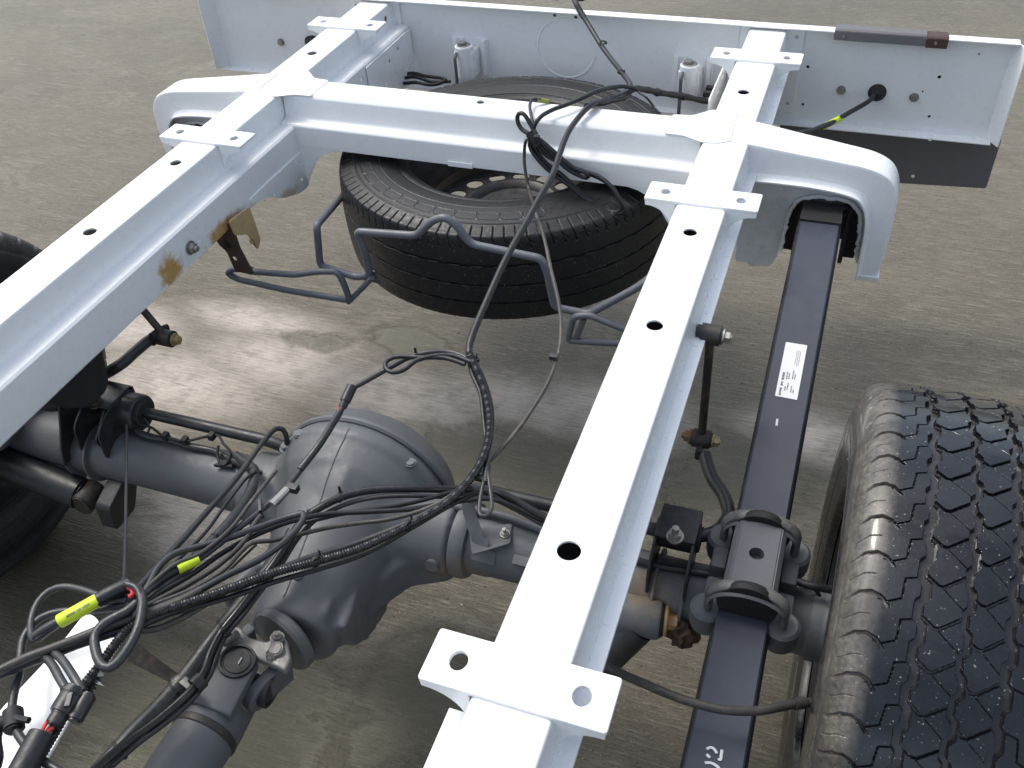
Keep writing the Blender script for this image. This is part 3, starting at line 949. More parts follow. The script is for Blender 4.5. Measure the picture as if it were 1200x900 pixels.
def tread_right(TH, X, R_):
    ncell = 52
    Pd = 2 * PI * RW / ncell
    q = TH * RW / Pd
    fy = (q - np.floor(q)) * Pd           # position inside the pitch
    H = np.zeros_like(X)
    crown = np.clip((R_ - (RW - 0.034)) / 0.008, 0, 1)
    jit = 0.0003 * np.sin(q * 2.1) + 0.0003 * np.sin(q * 7.3 + X * 90)

    def rep(segs, w, depth, edge=0.0006):
        D = np.full(X.shape, 1.0)
        for a, b in segs:
            for k in (-1, 0, 1):
                D = np.minimum(D, seg_dist(X + jit, fy, (a[0], (a[1] + k) * Pd), (b[0], (b[1] + k) * Pd)))
        return groove(D, w, depth, edge)

    def line(pts): return list(zip(pts[:-1], pts[1:]))
    # three zigzag main grooves
    for g, w in ((-0.041, 0.0066), (0.001, 0.0046), (0.041, 0.0064)):
        am = 0.0023
        H = np.maximum(H, rep(line([(g - am, 0.0), (g - am, 0.38), (g + am, 0.50), (g + am, 0.88), (g - am, 1.0)]), w + 0.0008, 0.0072, 0.0012))
    # lateral chevron grooves between them, open V with a fine diagonal sipe
    for x0, x1, of in ((-0.037, -0.001, 0.0), (0.003, 0.037, 0.25)):
        xm = x0 + (x1 - x0) * 0.30
        H = np.maximum(H, rep(line([(x0 - .003, 0.30 + of), (xm - .002, 0.52 + of), (xm + 0.003, 0.52 + of), (x1 + .002, 0.08 + of)]), 0.0022, 0.0046, 0.0007))
        H = np.maximum(H, rep([((x0 + .010, 0.50 + of), (x1, 1.02 + of))], 0.0002, 0.0012, 0.0006))
    # shoulder: stepped sipe and curved slots
    for sg in (-1, 1):
        H = np.maximum(H, rep([((sg * a[0], a[1]), (sg * b[0], b[1])) for a, b in line([(0.043, 0.40), (0.058, 0.50), (0.060, 1.00), (0.072, 1.14), (0.080, 1.12)])], 0.0007, 0.0024, 0.0006))
        pts = [(0.071, 0.26), (0.078, 0.06), (0.087, -0.02), (0.097, 0.04), (0.108, 0.28)]
        taper = np.clip((np.abs(X) - 0.066) / 0.010, 0, 1) * np.clip((0.112 - np.abs(X)) / 0.02, 0.15, 1)
        H = np.maximum(H, rep([((sg * a[0], a[1]), (sg * b[0], b[1])) for a, b in line(pts)], 0.0022, 0.0050, 0.0012) * taper)
        pts = [(0.086, 0.52), (0.096, 0.55), (0.108, 0.76)]
        H = np.maximum(H, rep([((sg * a[0], a[1]), (sg * b[0], b[1])) for a, b in line(pts)], 0.0003, 0.0010, 0.0007))
    H = H * crown
    # sidewall rings
    for rr_, w_, d_ in ((RW - 0.036, 0.0016, 0.0014), (RW - 0.043, 0.0012, -0.0012), (RW - 0.075, 0.0012, -0.0010), (0.232, 0.0014, 0.0015)):
        H = H + d_ * np.clip(1 - np.abs(R_ - rr_) / w_, 0, 1)
    return H


def wear_right(TH, X, R_, H):
    ax = np.abs(X)
    w = np.clip((ax - 0.074) / 0.014, 0, 1)
    w = np.maximum(w, 0.20 * np.clip((H - 0.004) / 0.002, 0, 1))
    side = np.clip((RW - 0.045 - R_) / 0.02, 0, 1)
    return w * (1 - 0.8 * side)


def tread_spare(TH, X, R_):
    Rs = 0.345
    n = 104
    Pd = 2 * PI * Rs / n
    s = TH * Rs
    fy = (s / Pd - np.floor(s / Pd)) * Pd
    H = np.zeros_like(X)
    for g in (-0.048, -0.008, 0.034):
        H = np.maximum(H, groove(np.abs(X - g - 0.0006 * np.sign(np.sin(s * 150))), 0.0026, 0.005, 0.0009))
    for sg in (-1, 1):
        pts = [(0.066, 0.55), (0.078, 0.45), (0.086, 0.30), (0.100, 0.30)]
        for a, b in zip(pts[:-1], pts[1:]):
            D = np.full(X.shape, 1.0)
            for k in (-1, 0, 1):
                D = np.minimum(D, seg_dist(X, fy, (sg * a[0], (a[1] + k) * Pd), (sg * b[0], (b[1] + k) * Pd)))
            H = np.maximum(H, groove(D, 0.0010, 0.0026, 0.0014))
        a, b = (0.082, 0.36), (0.074, 0.80)
        D = np.full(X.shape, 1.0)
        for k in (-1, 0, 1):
            D = np.minimum(D, seg_dist(X, fy, (sg * a[0], (a[1] + k) * Pd), (sg * b[0], (b[1] + k) * Pd)))
        H = np.maximum(H, groove(D, 0.0006, 0.002, 0.001))
    H = H * np.clip((R_ - (Rs - 0.034)) / 0.006, 0, 1) * np.where(X > -0.06, 1.0, 0.25)
    for rr_, w_, d_ in ((Rs - 0.037, 0.0018, -0.0018), (Rs - 0.085, 0.0013, -0.0010), (0.228, 0.0016, 0.0016), (0.222, 0.0016, -0.001)):
        H = H + d_ * np.clip(1 - np.abs(R_ - rr_) / w_, 0, 1)
    # raised block outlines between two radii on the sidewall
    nb = 44
    ph = TH * nb / (2 * PI); fb = ph - np.floor(ph)
    on = ((np.floor(ph) % 15) < 11)
    r0, r1 = Rs - 0.068, Rs - 0.047
    inr = (R_ > r0) & (R_ < r1)
    e = np.minimum.reduce([np.abs(R_ - r0), np.abs(R_ - r1)])
    xx = (fb - 0.5) * 2 * PI * R_ / nb
    bulge = 0.004 * np.sin(np.clip((R_ - r0) / (r1 - r0), 0, 1) * PI)
    e2 = np.abs(np.abs(xx + 0 * bulge) - 0.0165 - bulge)
    D = np.where(inr, e2, 1.0)
    D = np.minimum(D, np.where(np.abs(xx) < 0.0165, e, 1.0))
    H = H - 0.0011 * np.clip(1 - D / 0.0011, 0, 1) * on
    return H


def wear_spare(TH, X, R_, H):
    return 0.22 * np.clip((R_ - 0.20) / 0.05, 0, 1) * np.clip((0.335 - R_) / 0.02, 0.35, 1) + 0.3 * np.clip(-H / 0.001, 0, 1)


def steel_rim(centre, axis, name_parent, r=0.203, w=0.17, disc=0.05, nh=16, hole_r=0.0155, ring=0.138, outward=1):
    ax = Vector(axis)
    c = Vector(centre)
    prof = [(r + 0.012, -w / 2 - 0.002), (r + 0.010, -w / 2 - 0.008), (r + 0.004, -w / 2 - 0.007), (r + 0.001, -w / 2 + 0.004), (r - 0.004, -w / 2 + 0.028), (r - 0.022, -w / 2 + 0.045),
            (r - 0.024, 0.0), (r - 0.022, w / 2 - 0.055), (r - 0.005, w / 2 - 0.032), (r + 0.001, w / 2 - 0.004), (r + 0.004, w / 2 + 0.007), (r + 0.010, w / 2 + 0.008), (r + 0.012, w / 2 + 0.002)]
    inner = [(a - 0.004, b) for a, b in reversed(prof)]
    barrel = lathe(prof + inner, c, ax, 96, closed=True)
    F = Matrix.Translation(c + ax * disc * outward) @ frame_from(ax)
    d = fill2d(circ(0, 0, r - 0.026, 96), [circ(ring * math.cos(2 * PI * (k + .5) / nh), ring * math.sin(2 * PI * (k + .5) / nh), hole_r, 20) for k in range(nh)] + [circ(0, 0, 0.035, 32)], 0.005, F, 0.001)
    # raised dish towards the hub
    q = outward
    h = lathe([(0.118, 0.003 * q), (0.108, 0.012 * q), (0.095, 0.016 * q), (0.085, 0.010 * q), (0.080, 0.000), (0.04, 0.0), (0.036, 0.004 * q)], c + ax * disc * outward, ax, 64)
    rm = link('rim', join([barrel, d, bake(h, [('SOLIDIFY', dict(thickness=0.003))])]), M['rim'], name_parent, sharp=40)
    return rm


# spare wheel, lying flat
SC = (0.010, 1.03, 0.468)
spare = thing('spare_wheel', (SC[0], SC[1], 0.36), 'spare wheel lying flat in its carrier under the white crossmember', 'wheel')
ts = tyre_mesh(0.345, 0.205, 0.205, SC, (0, 0, 1), tread_spare, 1700, 420, 0, wear_spare, shoulder=0.86, arc=(1.3, 5.0), kr=(0.3, 0.93))
part('tyre', ts, M['tyre'], spare, sharp=60)
steel_rim(SC, (0, 0, 1), spare, w=0.155, disc=-0.055, outward=1, hole_r=0.0185)
# small arc groove marks are part of the tyre relief

# ------------------------------------------------------------------ spare wheel carrier
carrier = thing('spare_wheel_carrier', (0, 0.66, 0.4), 'grey bent tube cradle holding the spare wheel under the frame', 'wheel carrier')
hoop = [(-0.1397,0.65,0.6487),(-0.2171,0.65,0.5663),(-0.2294,0.65,0.4785),(-0.1561,0.65,0.465),(-0.1263,0.65,0.476),(-0.1297,0.65,0.534),(-0.1389,0.65,0.5661),(-0.0209,0.65,0.576),(0.0138,0.65,0.6116),(0.0366,0.65,0.6216),(0.0554,0.65,0.6097),(0.0798,0.65,0.5752),(0.2048,0.65,0.5673),(0.2129,0.65,0.5433),(0.2244,0.65,0.4714),(0.285,0.65,0.4689),(0.3639,0.65,0.5366),(0.4361,0.65,0.6035)]
hoop = [(-0.2534,1.06,0.4732),(-0.3185,0.95,0.4686)] + hoop[1:]
part('front_hoop', tube(round_path(hoop, 0.012), 0.0068, 12), M['tubegrey'], carrier)
low = [(-0.1933,0.64,0.4555),(-0.233,0.64,0.4617),(-0.2845,0.64,0.4506),(-0.4246,0.64,0.4394),(-0.4379,0.64,0.4271),(-0.4287,0.64,0.4127),(-0.3218,0.64,0.4122),(-0.1845,0.64,0.4104),(-0.1707,0.64,0.417),(-0.177,0.64,0.4489),(-0.1913,0.64,0.4654),(-0.2551,0.64,0.4597)]
part('left_foot', tube(round_path([(-0.3849,0.64,0.4444),(-0.2836,0.64,0.4546),(-0.2309,0.64,0.4716),(-0.1885,0.64,0.4791),(-0.1805,0.64,0.4578),(-0.1744,0.64,0.4163),(-0.312,0.64,0.4141),(-0.4186,0.64,0.4206),(-0.4387,0.64,0.431),(-0.4233,0.64,0.4436),(-0.3778,0.64,0.4496)], 0.012), 0.0062, 12), M['tubegrey'], carrier)
part('left_strut', tube([(-0.1823,0.645,0.4073),(-0.1445,0.645,0.4476),(-0.1206,0.645,0.4747)], 0.0055, 10), M['tubegrey'], carrier)
part('clamp_plate', fill2d([(-0.015, -0.01), (0.018, -0.012), (0.012, 0.014), (-0.008, 0.016)], [], 0.004, Matrix.Translation((-0.1332,0.66,0.4642)) @ XZ(0), 0.001), M['tubegrey'], carrier)
part('right_foot', tube(round_path([(0.3553,0.64,0.4268),(0.2493,0.64,0.4115),(0.2608,0.64,0.4659),(0.2878,0.64,0.4749),(0.3545,0.64,0.4561)], 0.010), 0.0060, 12), M['tubegrey'], carrier)
part('right_strut', tube([(0.2664,0.64,0.4227),(0.2789,0.64,0.4641)], 0.0055, 10), M['tubegrey'], carrier)

# ------------------------------------------------------------------ rear axle
axle = thing('rear_axle', (0, 0.225, 0.0), 'grey painted rear axle with round differential housing and a black wheel at each end', 'axle')
for sx in (1, -1):
    wc = (0.83 * sx, 0.225, 0.341)
    wh = bpy.data.objects.new('rear_wheel', None); COL.objects.link(wh)
    wh.parent = axle; wh.empty_display_size = 0.05
    wh['label'] = 'wet worn tyre with zigzag grooves on the right end' if sx > 0 else 'dark tyre in shade on the left end'
    OFF[wh.name] = OFF[axle.name]
    if sx > 0:
        tm = tyre_mesh(RW, 0.236, 0.205, wc, (1, 0, 0), tread_right, 2000, 520, 0, wear_right, shoulder=0.80, arc=(ARC0, ARC1))
        part('tyre', tm, M['tyre_wet'], wh, sharp=None)
    else:
        tm = tyre_mesh(RW, 0.236, 0.205, wc, (1, 0, 0), tread_right, 900, 150, 0, wear_right, shoulder=0.80)
        part('tyre', tm, M['tyre'], wh, sharp=50)
    steel_rim(wc, (1, 0, 0), wh, disc=0.02 * sx)
part('axle_tube', lathe([(0.0, -0.72), (0.040, -0.72), (0.042, -0.715), (0.044, -0.60), (0.045, -0.25), (0.047, -0.18), (0.047, 0.26), (0.045, 0.27), (0.0445, 0.60), (0.043, 0.715), (0.040, 0.72), (0, 0.72)],
     (0, 0.225, 0.35), (1, 0, 0), 48), M['axle'], axle)
# differential casting: overlapping solids fused by remeshing
DX = 0.024
ms = []
ms.append(lathe([(0, -0.075), (0.060, -0.070), (0.105, -0.050), (0.130, -0.020), (0.139, 0.005), (0.141, 0.02), (0.138, 0.06), (0, 0.065)], (DX, 0.235, 0.340), (0, 1, 0), 64))
ms.append(lathe([(0, -0.235), (0.058, -0.235), (0.063, -0.229), (0.064, -0.205), (0.068, -0.190), (0.076, -0.165), (0.090, -0.11), (0.106, -0.05), (0.115, 0)], (DX + 0.002, 0.235, 0.346), (-0.095, 1, 0.02), 64))
ms.append(cyl((-0.15, 0.225, 0.35), (0.215, 0.225, 0.35), 0.060, n=48, bevel=0.01))
ms.append(lathe([(0, -0.165), (0.052, -0.165), (0.056, -0.12), (0.080, -0.05), (0.10, 0)], (DX, 0.225, 0.348), (1, 0, 0), 48))
ms.append(lathe([(0, -0.178), (0.0575, -0.178), (0.059, -0.16), (0.064, -0.12), (0.090, -0.055), (0.11, 0)], (DX, 0.225, 0.348), (-1, 0, 0), 48))
# ring gear bulge, wide at the back and drawn in towards the pinion
ms.append(lathe([(0, -0.070), (0.09, -0.070), (0.124, -0.050), (0.136, -0.01), (0.136, 0.02), (0.120, 0.046), (0.09, 0.060), (0, 0.060)], (DX + 0.008, 0.245, 0.335), (1, 0, 0), 64))
# lower webs running to the nose
wb = extrude_profile([(0.02, 0.365), (0.20, 0.38), (0.24, 0.22), (0.14, 0.225), (0.07, 0.262), (0.03, 0.305)], YZ(0), DX + 0.030, DX + 0.072)
wb.transform(Matrix.Translation((DX + .06, .2, 0)) @ Matrix.Rotation(0.16, 4, 'Z') @ Matrix.Translation((-DX - .06, -.2, 0)))
ms.append(wb)
ms.append(box((DX - 0.070, 0.12, 0.330), (0.020, 0.20, 0.06), 0.008, Matrix.Rotation(-0.28, 4, 'Z')))
ms.append(box((DX + 0.060, 0.040, 0.372), (0.030, 0.045, 0.036), 0.010, Matrix.Rotation(0.2, 4, 'Z')))
# webs filling the corners between the nose and the two necks
ms.append(extrude_profile([(DX + 0.185, 0.24), (DX + 0.180, 0.188), (DX + 0.125, 0.160), (DX + 0.095, 0.105), (DX + 0.075, 0.035), (DX + 0.02, 0.02), (DX, 0.24)], XY(0), 0.285, 0.350, 0.004))
ms.append(extrude_profile([(DX - 0.150, 0.24), (DX - 0.150, 0.195), (DX - 0.085, 0.150), (DX - 0.055, 0.06), (DX, 0.05), (DX, 0.24)], XY(0), 0.300, 0.355, 0.004))
# rib rising over the crown of the dome
ms.append(lathe([(0.10, -0.010), (0.141, -0.010), (0.146, -0.004), (0.146, 0.008), (0.141, 0.022), (0.10, 0.022)], (DX + 0.002, 0.262, 0.340), (0, 1, 0), 96, closed=True))
casting = bake(join(ms), [('REMESH', dict(mode='VOXEL', voxel_size=0.004)), ('SMOOTH', dict(factor=0.6, iterations=5))])
from mathutils.bvhtree import BVHTree
_bm = bmesh.new(); _bm.from_mesh(casting)
BVH = BVHTree.FromBMesh(_bm); _bm.free()


def drape(pts, lift=0.0):
    out = []
    for p in smooth_path(pts, 0.006):
        h = BVH.ray_cast(Vector((p.x, p.y, 0.8)), Vector((0, 0, -1)))
        if h[0] is not None: out.append(h[0] + h[1] * lift)
    return out


diff = part('differential_housing', casting, M['axle'], axle, sharp=70)
# cover joint flange behind the dome
part('cover_flange', lathe([(0.10, 0.0), (0.146, 0.0), (0.149, 0.003), (0.149, 0.008), (0.146, 0.011), (0.140, 0.016), (0.130, 0.045), (0.10, 0.070), (0, 0.08)], (DX + 0.003, 0.283, 0.338), (0, 1, 0), 96), M['axle'], diff)
part('casting_seam', tube(drape([(DX + 0.004, 0.268, 0.5), (DX + 0.003, 0.20, 0.5), (DX + 0.008, 0.12, 0.5), (DX + 0.016, 0.02, 0.5)]), 0.0012, 6), M['axle'], diff)
for bx, by in ((DX + 0.10, 0.262), (DX - 0.085, 0.262), (DX + 0.02, 0.055)):
    q = drape([(bx, by, 0.5), (bx + 0.001, by, 0.5)])
    if q: part('casting_boss', cyl(q[0] - Vector((0, 0, 0.004)), q[0] + Vector((0, 0, 0.0025)), 0.009, n=20, bevel=0.002), M['axle'], diff)
# vent pad and pipe on the left shoulder of the housing
part('breather_boss', box((-0.065, 0.262, 0.405), (0.044, 0.040, 0.05), 0.006), M['axle'], diff)
part('collar_ring', lathe([(0.045, -0.012), (0.057, -0.012), (0.0585, -0.008), (0.0585, 0.004), (0.055, 0.010), (0.046, 0.012)], (0.222, 0.225, 0.35), (1, 0, 0), 48), M['axle'], diff)
part('filler_plug', cyl((0.19, 0.170, 0.352), (0.19, 0.160, 0.354), 0.010, n=20, bevel=0.001), M['axle'], diff)
part('pipe_clip_plate', fill2d(roundpoly([(0.235, 0.205), (0.255, 0.165), (0.30, 0.20), (0.29, 0.235)], 0.006), [], 0.003, Matrix.Translation((0, 0, 0.398)), 0.001), M['axle'], axle)
part('sensor_block', box((0.325, 0.188, 0.380), (0.036, 0.014, 0.012), 0.002, Matrix.Rotation(0.5, 4, 'X')), M['axle'], axle)
part('clip_nut', hexbolt((0.287, 0.212, 0.400), (0, -0.1, 1), 0.005, 0.005, stud=0.009), M['zinc'], axle)
part('data_plate', fill2d(roundpoly([(-0.018, -0.01), (0.018, -0.01), (0.018, 0.01), (-0.018, 0.01)], 0.002), [], 0.002, Matrix.Translation((0.262, 0.186, 0.374)) @ Matrix.Rotation(0.9, 4, 'X'), 0.0005), M['axle'], axle)

# curved saddle flanges around the tube (left and right)
for x in (-0.475, -0.435, 0.505, 0.545):
    part('saddle_flange', lathe([(0.044, -0.002), (0.053, -0.002), (0.053, 0.002), (0.044, 0.002)], (x, 0.225, 0.35), (1, 0, 0), 40, closed=True), M['axle'], axle)


def hanger_bracket(s, mat):
    """upright bracket on the axle holding the anti-roll bar bush"""
    xs_ = (0.497, 0.547) if s > 0 else (-0.392, -0.440)
    xm = sum(xs_) / 2
    b = []
    for x in xs_:
        o = roundpoly([(0.185, 0.375), (0.275, 0.385), (0.292, 0.42), (0.285, 0.450), (0.225, 0.452), (0.19, 0.43)], 0.014)
        b.append(fill2d(o, [], 0.004, YZ(x), 0.001))
    b.append(box((xm, 0.255, 0.453), (abs(xs_[1] - xs_[0]) + 0.004, 0.055, 0.004), 0.0015))
    b.append(box((xm, 0.288, 0.425), (abs(xs_[1] - xs_[0]) + 0.004, 0.004, 0.05), 0.0015))
    p = part('bar_bracket', join(b), mat, axle)
    part('bush', cyl((xs_[0] - 0.006, 0.265, 0.42), (xs_[1] + 0.006, 0.265, 0.42), 0.021, n=28, bevel=0.003), M['dullblack'], p)
    part('nut', hexbolt((xm, 0.232, 0.4545), (0, -0.1, 1), 0.008, 0.009, stud=0.012), M['zinc'] if s > 0 else M['blackrust'], p)
    return p


hanger_bracket(1, M['black'])
hanger_bracket(-1, M['black'])
# large upright plates at the left bush, with rolled eye; black stands in for shade
part('eye_housing', lathe([(0.020, -0.028), (0.029, -0.028), (0.031, -0.024), (0.031, 0.020), (0.029, 0.024), (0.020, 0.024)], (-0.385, 0.262, 0.420), (1, 0, 0), 36), M['black'], axle)
part('bush_core', lathe([(0.0095, 0.030), (0.020, 0.030), (0.022, 0.024), (0.022, 0.0)], (-0.385, 0.262, 0.420), (1, 0, 0), 30), M['dullblack'], axle)
part('upright_plate', fill2d(roundpoly([(0.20, 0.38), (0.29, 0.40), (0.29, 0.425), (0.235, 0.447), (0.19, 0.41)], 0.008), [], 0.004, YZ(-0.405), 0.001), M['black'], axle)
part('upright_plate', fill2d(roundpoly([(0.165, 0.355), (0.245, 0.385), (0.250, 0.46), (0.215, 0.475), (0.19, 0.42), (0.175, 0.39)], 0.008), [], 0.004, YZ(-0.47), 0.001), M['black'], axle)
# lower shock bracket ear on the left
part('shock_ear', fill2d(roundpoly([(0.135, 0.262), (0.185, 0.262), (0.225, 0.32), (0.19, 0.33), (0.14, 0.31)], 0.008), [], 0.030, YZ(-0.395), 0.002), M['black'], axle)


# spring seats with U-bolts, one per side
def spring_seat(s):
    cx = 0.6275 * s
    m = []
    # machined top block with a central dowel hole
    prof = [(cx - 0.030, 0.435), (cx - 0.033, 0.47), (cx - 0.026, 0.478), (cx + 0.026, 0.478), (cx + 0.033, 0.47), (cx + 0.030, 0.435)]
    blk = extrude_profile(prof, XZ(0), -0.158, -0.278, 0.0015)
    blk = cut(blk, cyl((cx, 0.216, 0.462), (cx, 0.216, 0.50), 0.0095, n=28))
    seat = part('spring_clamp_block', blk, M['axle'], axle)
    # bolt shoulders either side
    for sy, y in ((-1, 0.155), (1, 0.272)):
        for sxx in (-1, 1):
            part('clamp_ear', lathe([(0, -0.03), (0.020, -0.03), (0.022, -0.02), (0.022, 0.006), (0.018, 0.010), (0, 0.010)], (cx + sxx * 0.046, y + 0.002, 0.420), (0, -0.08, 1), 28), M['axle'], seat)
            part('seat_rib', box((cx + sxx * 0.045, y - sy * 0.026, 0.405), (0.022, 0.05, 0.045), 0.006), M['axle'], seat)
    # lower saddle on the axle tube
    part('axle_saddle', box((cx, 0.215, 0.392), (0.092, 0.13, 0.032), 0.006), M['axle'], seat)
    for y in (0.155, 0.272):
        pts = []
        r = 0.046
        for k in range(0, 17):
            a = PI * k / 16
            pts.append((cx - r * math.cos(a), y + 0.003 * math.sin(a), 0.457 + 0.026 * math.sin(a)))
        pts = [(cx - r, y, 0.41)] + pts + [(cx + r, y, 0.41)]
        part('u_bolt', tube(smooth_path(pts, 0.004), 0.0075, 14, flat=(0.0085, 0.0055)), M['worn'], seat)
        part('cupped_saddle', tube(smooth_path([(a_, b_ - 0.0 , c_ - 0.007) for a_, b_, c_ in pts[1:-1]], 0.004), 0.006, 12, flat=(0.013, 0.004)), M['axle'], seat)
        # shaped clamp pad beneath the bow
        part('bow_pad', lathe([(0, -0.006), (0.036, -0.006), (0.038, 0), (0.036, 0.006), (0, 0.006)], (cx, y, 0.455), (0, 1, 0), 36), M['dullblack'], seat)
    return seat


spring_seat(1); spring_seat(-1)
# hub end flange at the wheel
for s in (1, -1):
    part('hub_flange', lathe([(0, -0.01), (0.045, -0.01), (0.048, -0.006), (0.048, 0.006), (0.046, 0.010), (0.050, 0.05), (0.15, 0.06), (0.16, 0.12), (0, 0.12)], (0.715 * s, 0.225, 0.35), (s, 0, 0), 48), M['axle'], axle)
    part('band', lathe([(0.043, -0.003), (0.0475, -0.003), (0.0475, 0.003), (0.043, 0.003)], (0.668 * s, 0.225, 0.35), (1, 0, 0), 40), M['axle'], axle)

# ------------------------------------------------------------------ leaf springs
def leaf(s):
    cx = 0.6260 * s
    lf = thing('leaf_spring', (cx, 0.3, 0.35), 'dark grey single leaf spring with a white sticker on the right side' if s > 0 else 'dark leaf spring half hidden under the left rail', 'leaf spring', 'rear leaf springs')
    ctr = [(0.955, 0.560), (0.90, 0.575), (0.80, 0.585), (0.70, 0.573), (0.58, 0.538), (0.45, 0.497), (0.34, 0.463), (0.27, 0.447), (0.16, 0.436), (0.05, 0.438), (-0.10, 0.452), (-0.30, 0.48), (-0.60, 0.53)]
    P = smooth_path([(0, y, z) for y, z in ctr], 0.02)
    w = 0.0310
    vs, fs = [], []
    for i, p in enumerate(P):
        a = P[max(0, i - 1)]; b = P[min(len(P) - 1, i + 1)]
        d = (b - a).normalized(); n = Vector((0, d.z, -d.y))
        if n.z < 0: n = -n
        th = 0.0105
        for (u, v) in ((-w, -th), (-w, th - 0.002), (-w + 0.002, th), (w - 0.002, th), (w, th - 0.002), (w, -th)):
            vs.append(Vector((cx + u, p.y, p.z)) + n * (v - th))
    m = len(P)
    for i in range(m - 1):
        for j in range(6):
            fs.append((i * 6 + j, i * 6 + (j + 1) % 6, (i + 1) * 6 + (j + 1) % 6, (i + 1) * 6 + j))
    fs += [tuple(range(6)), tuple(reversed(range((m - 1) * 6, m * 6)))]
    me = raw(vs, fs)
    bm = bmesh.new(); bm.from_mesh(me); bpy.data.meshes.remove(me)
    L = part('leaf', from_bm(bm), M['spring'], lf, sharp=30)
    vs2 = [Vector((cx + (v.x - cx) * 1.13, v.y, v.z)) for v in vs]
    me2 = raw(vs2, fs)
    me2.transform(Matrix.Translation((0, 0, -0.0125)))
    part('lower_leaf', me2, M['dullblack'], lf, sharp=30)
    # rolled eye and shackle bush, black standing in for the outrigger's shade
    part('spring_eye', lathe([(0.016, -w), (0.026, -w), (0.0285, -w + 0.002), (0.0285, w - 0.002), (0.026, w), (0.016, w)], (cx, 0.965, 0.548), (1, 0, 0), 32), M['black'], lf)
    part('shade_strip', extrude_profile([(-0.955, 0.570), (-0.90, 0.583), (-0.845, 0.5865), (-0.845, 0.5825), (-0.90, 0.578), (-0.955, 0.565)], Matrix(((0, 0, 1, cx), (-1, 0, 0, 0), (0, 1, 0, 0), (0, 0, 0, 1))), -w - 0.002, w + 0.002), M['dullblack'], lf)  # added strip, painted black for the outrigger's shade on the spring end
    if s < 0: lf.location.z -= 0.02
    return lf, cx


lf, cxr = leaf(1)
lf2, cxl = leaf(-1)


def shackle(s):
    cx = 0.630 * s
    sh = thing('spring_shackle', (cx, 0.965, 0.45), 'shackle coloured black for shade, holding the spring eye inside the right outrigger' if s > 0 else 'shackle coloured black for shade, behind the left rail outrigger', 'shackle', 'spring shackles')
    for d in (-1, 1):
        part('side_plate', fill2d(roundpoly([(0.935, 0.605), (0.995, 0.61), (1.0, 0.48), (0.95, 0.44), (0.915, 0.47)], 0.015), [], 0.007, YZ(cx + d * 0.041), 0.001), M['dullblack'], sh)  # black side plates stand in for shade under the outrigger
        part('pin_head', hexbolt((cx + d * 0.045, 0.965, 0.548), (d, 0, 0), 0.011, 0.008), M['black'], sh)
        part('buffer', extrude_profile(roundpoly([(cx + d * 0.050, 0.59), (cx + d * 0.056, 0.60), (cx + d * 0.064, 0.57), (cx + d * 0.064, 0.46), (cx + d * 0.038, 0.46)], 0.003), XZ(0), -0.945, -0.975), M['dullblack'], sh)
    part('pin', cyl((cx - 0.05, 0.965, 0.548), (cx + 0.05, 0.965, 0.548), 0.0145, n=24), M['black'], sh)
    part('back_plate', box((cx, 1.005, 0.535), (0.110, 0.005, 0.15), 0.002), M['dullblack'], sh)
    return sh


shackle(1); shackle(-1)

# sticker on the spring: white slip with lines of print
stk = thing('sticker', (0.63, 0.47, 0.51), 'white paper label with printed code and lines stuck on the right leaf spring', 'sticker')


def spring_z(y):
    ys_ = [0.34, 0.45, 0.58, 0.70]; zs_ = [0.463, 0.497, 0.538, 0.573]
    return float(np.interp(y, ys_, zs_))


def spring_frame(y):
    d = Vector((0, 0.02, spring_z(y + 0.01) - spring_z(y - 0.01))).normalized()
    n = Vector((0, -d.z, d.y))
    x = Vector((1, 0, 0))
    return Matrix.Translation((cxr, y, spring_z(y))) @ Matrix((x, d, n)).transposed().to_4x4()


def on_spring(pts, lift=0.0006):
    """points on the leaf's top surface lifted slightly along its normal"""
    out = []
    for x, y, z in pts:
        d = Vector((0, 0.02, spring_z(y + 0.01) - spring_z(y - 0.01))).normalized()
        out.append(Vector((x, y, z)) + Vector((0, -d.z, d.y)) * lift)
    return out


SQ = [(0.6108,0.5748,0.5364),(0.6416,0.575,0.5364),(0.6416,0.4833,0.5075),(0.6105,0.4837,0.5076)]
tl, tr, br_, bl = [Vector(p) for p in SQ]


def slip(u, v, lift=0.0008):
    p = (tl * (1 - u) + tr * u) * (1 - v) + (bl * (1 - u) + br_ * u) * v
    return p + Vector((0, -0.28, 0.96)) * lift


def quad_slab(pts, h=0.0005):
    n = Vector((0, -0.28, 0.96))
    a = [Vector(p) for p in pts]
    b = [p - n * h for p in a]
    k = len(a)
    return raw(a + b, [tuple(range(k)), tuple(reversed(range(k, 2 * k)))] + [(i, i + k, (i + 1) % k + k, (i + 1) % k) for i in range(k)])


part('paper', quad_slab([slip(0.03, 0), slip(.97, 0), slip(1, .01), slip(1, .99), slip(.97, 1), slip(.03, 1), slip(0, .99), slip(0, .01)]), M['label'], stk, sharp=30)
random.seed(11)
pr = []


def dash(u0, u1, v0, v1):
    pr.append(quad_slab([slip(u0, v0, .0011), slip(u1, v0, .0011), slip(u1, v1, .0011), slip(u0, v1, .0011)], 0.0002))


for (u, v0, v1, w) in [(0.20, .56, .70, .060), (0.20, .73, .80, .055), (0.20, .84, .97, .060), (0.36, .54, .68, .03), (0.46, .56, .66, .03), (.38, .80, .88, .03), (.48, .74, .86, .03),
                       (.62, .50, .66, .03), (.72, .56, .66, .03), (.66, .78, .90, .03), (.76, .84, .90, .03), (.60, .14, .40, .014), (.68, .12, .42, .014), (.76, .14, .40, .014)]:
    v = v0
    while v < v1:
        l = random.uniform(0.010, 0.022)
        dash(u - w, u + w * random.uniform(.5, 1), v, min(v + l, v1)); v += l + 0.009
part('print_lines', join(pr), M['ink'], stk, sharp=30)['kind'] = 'stuff'

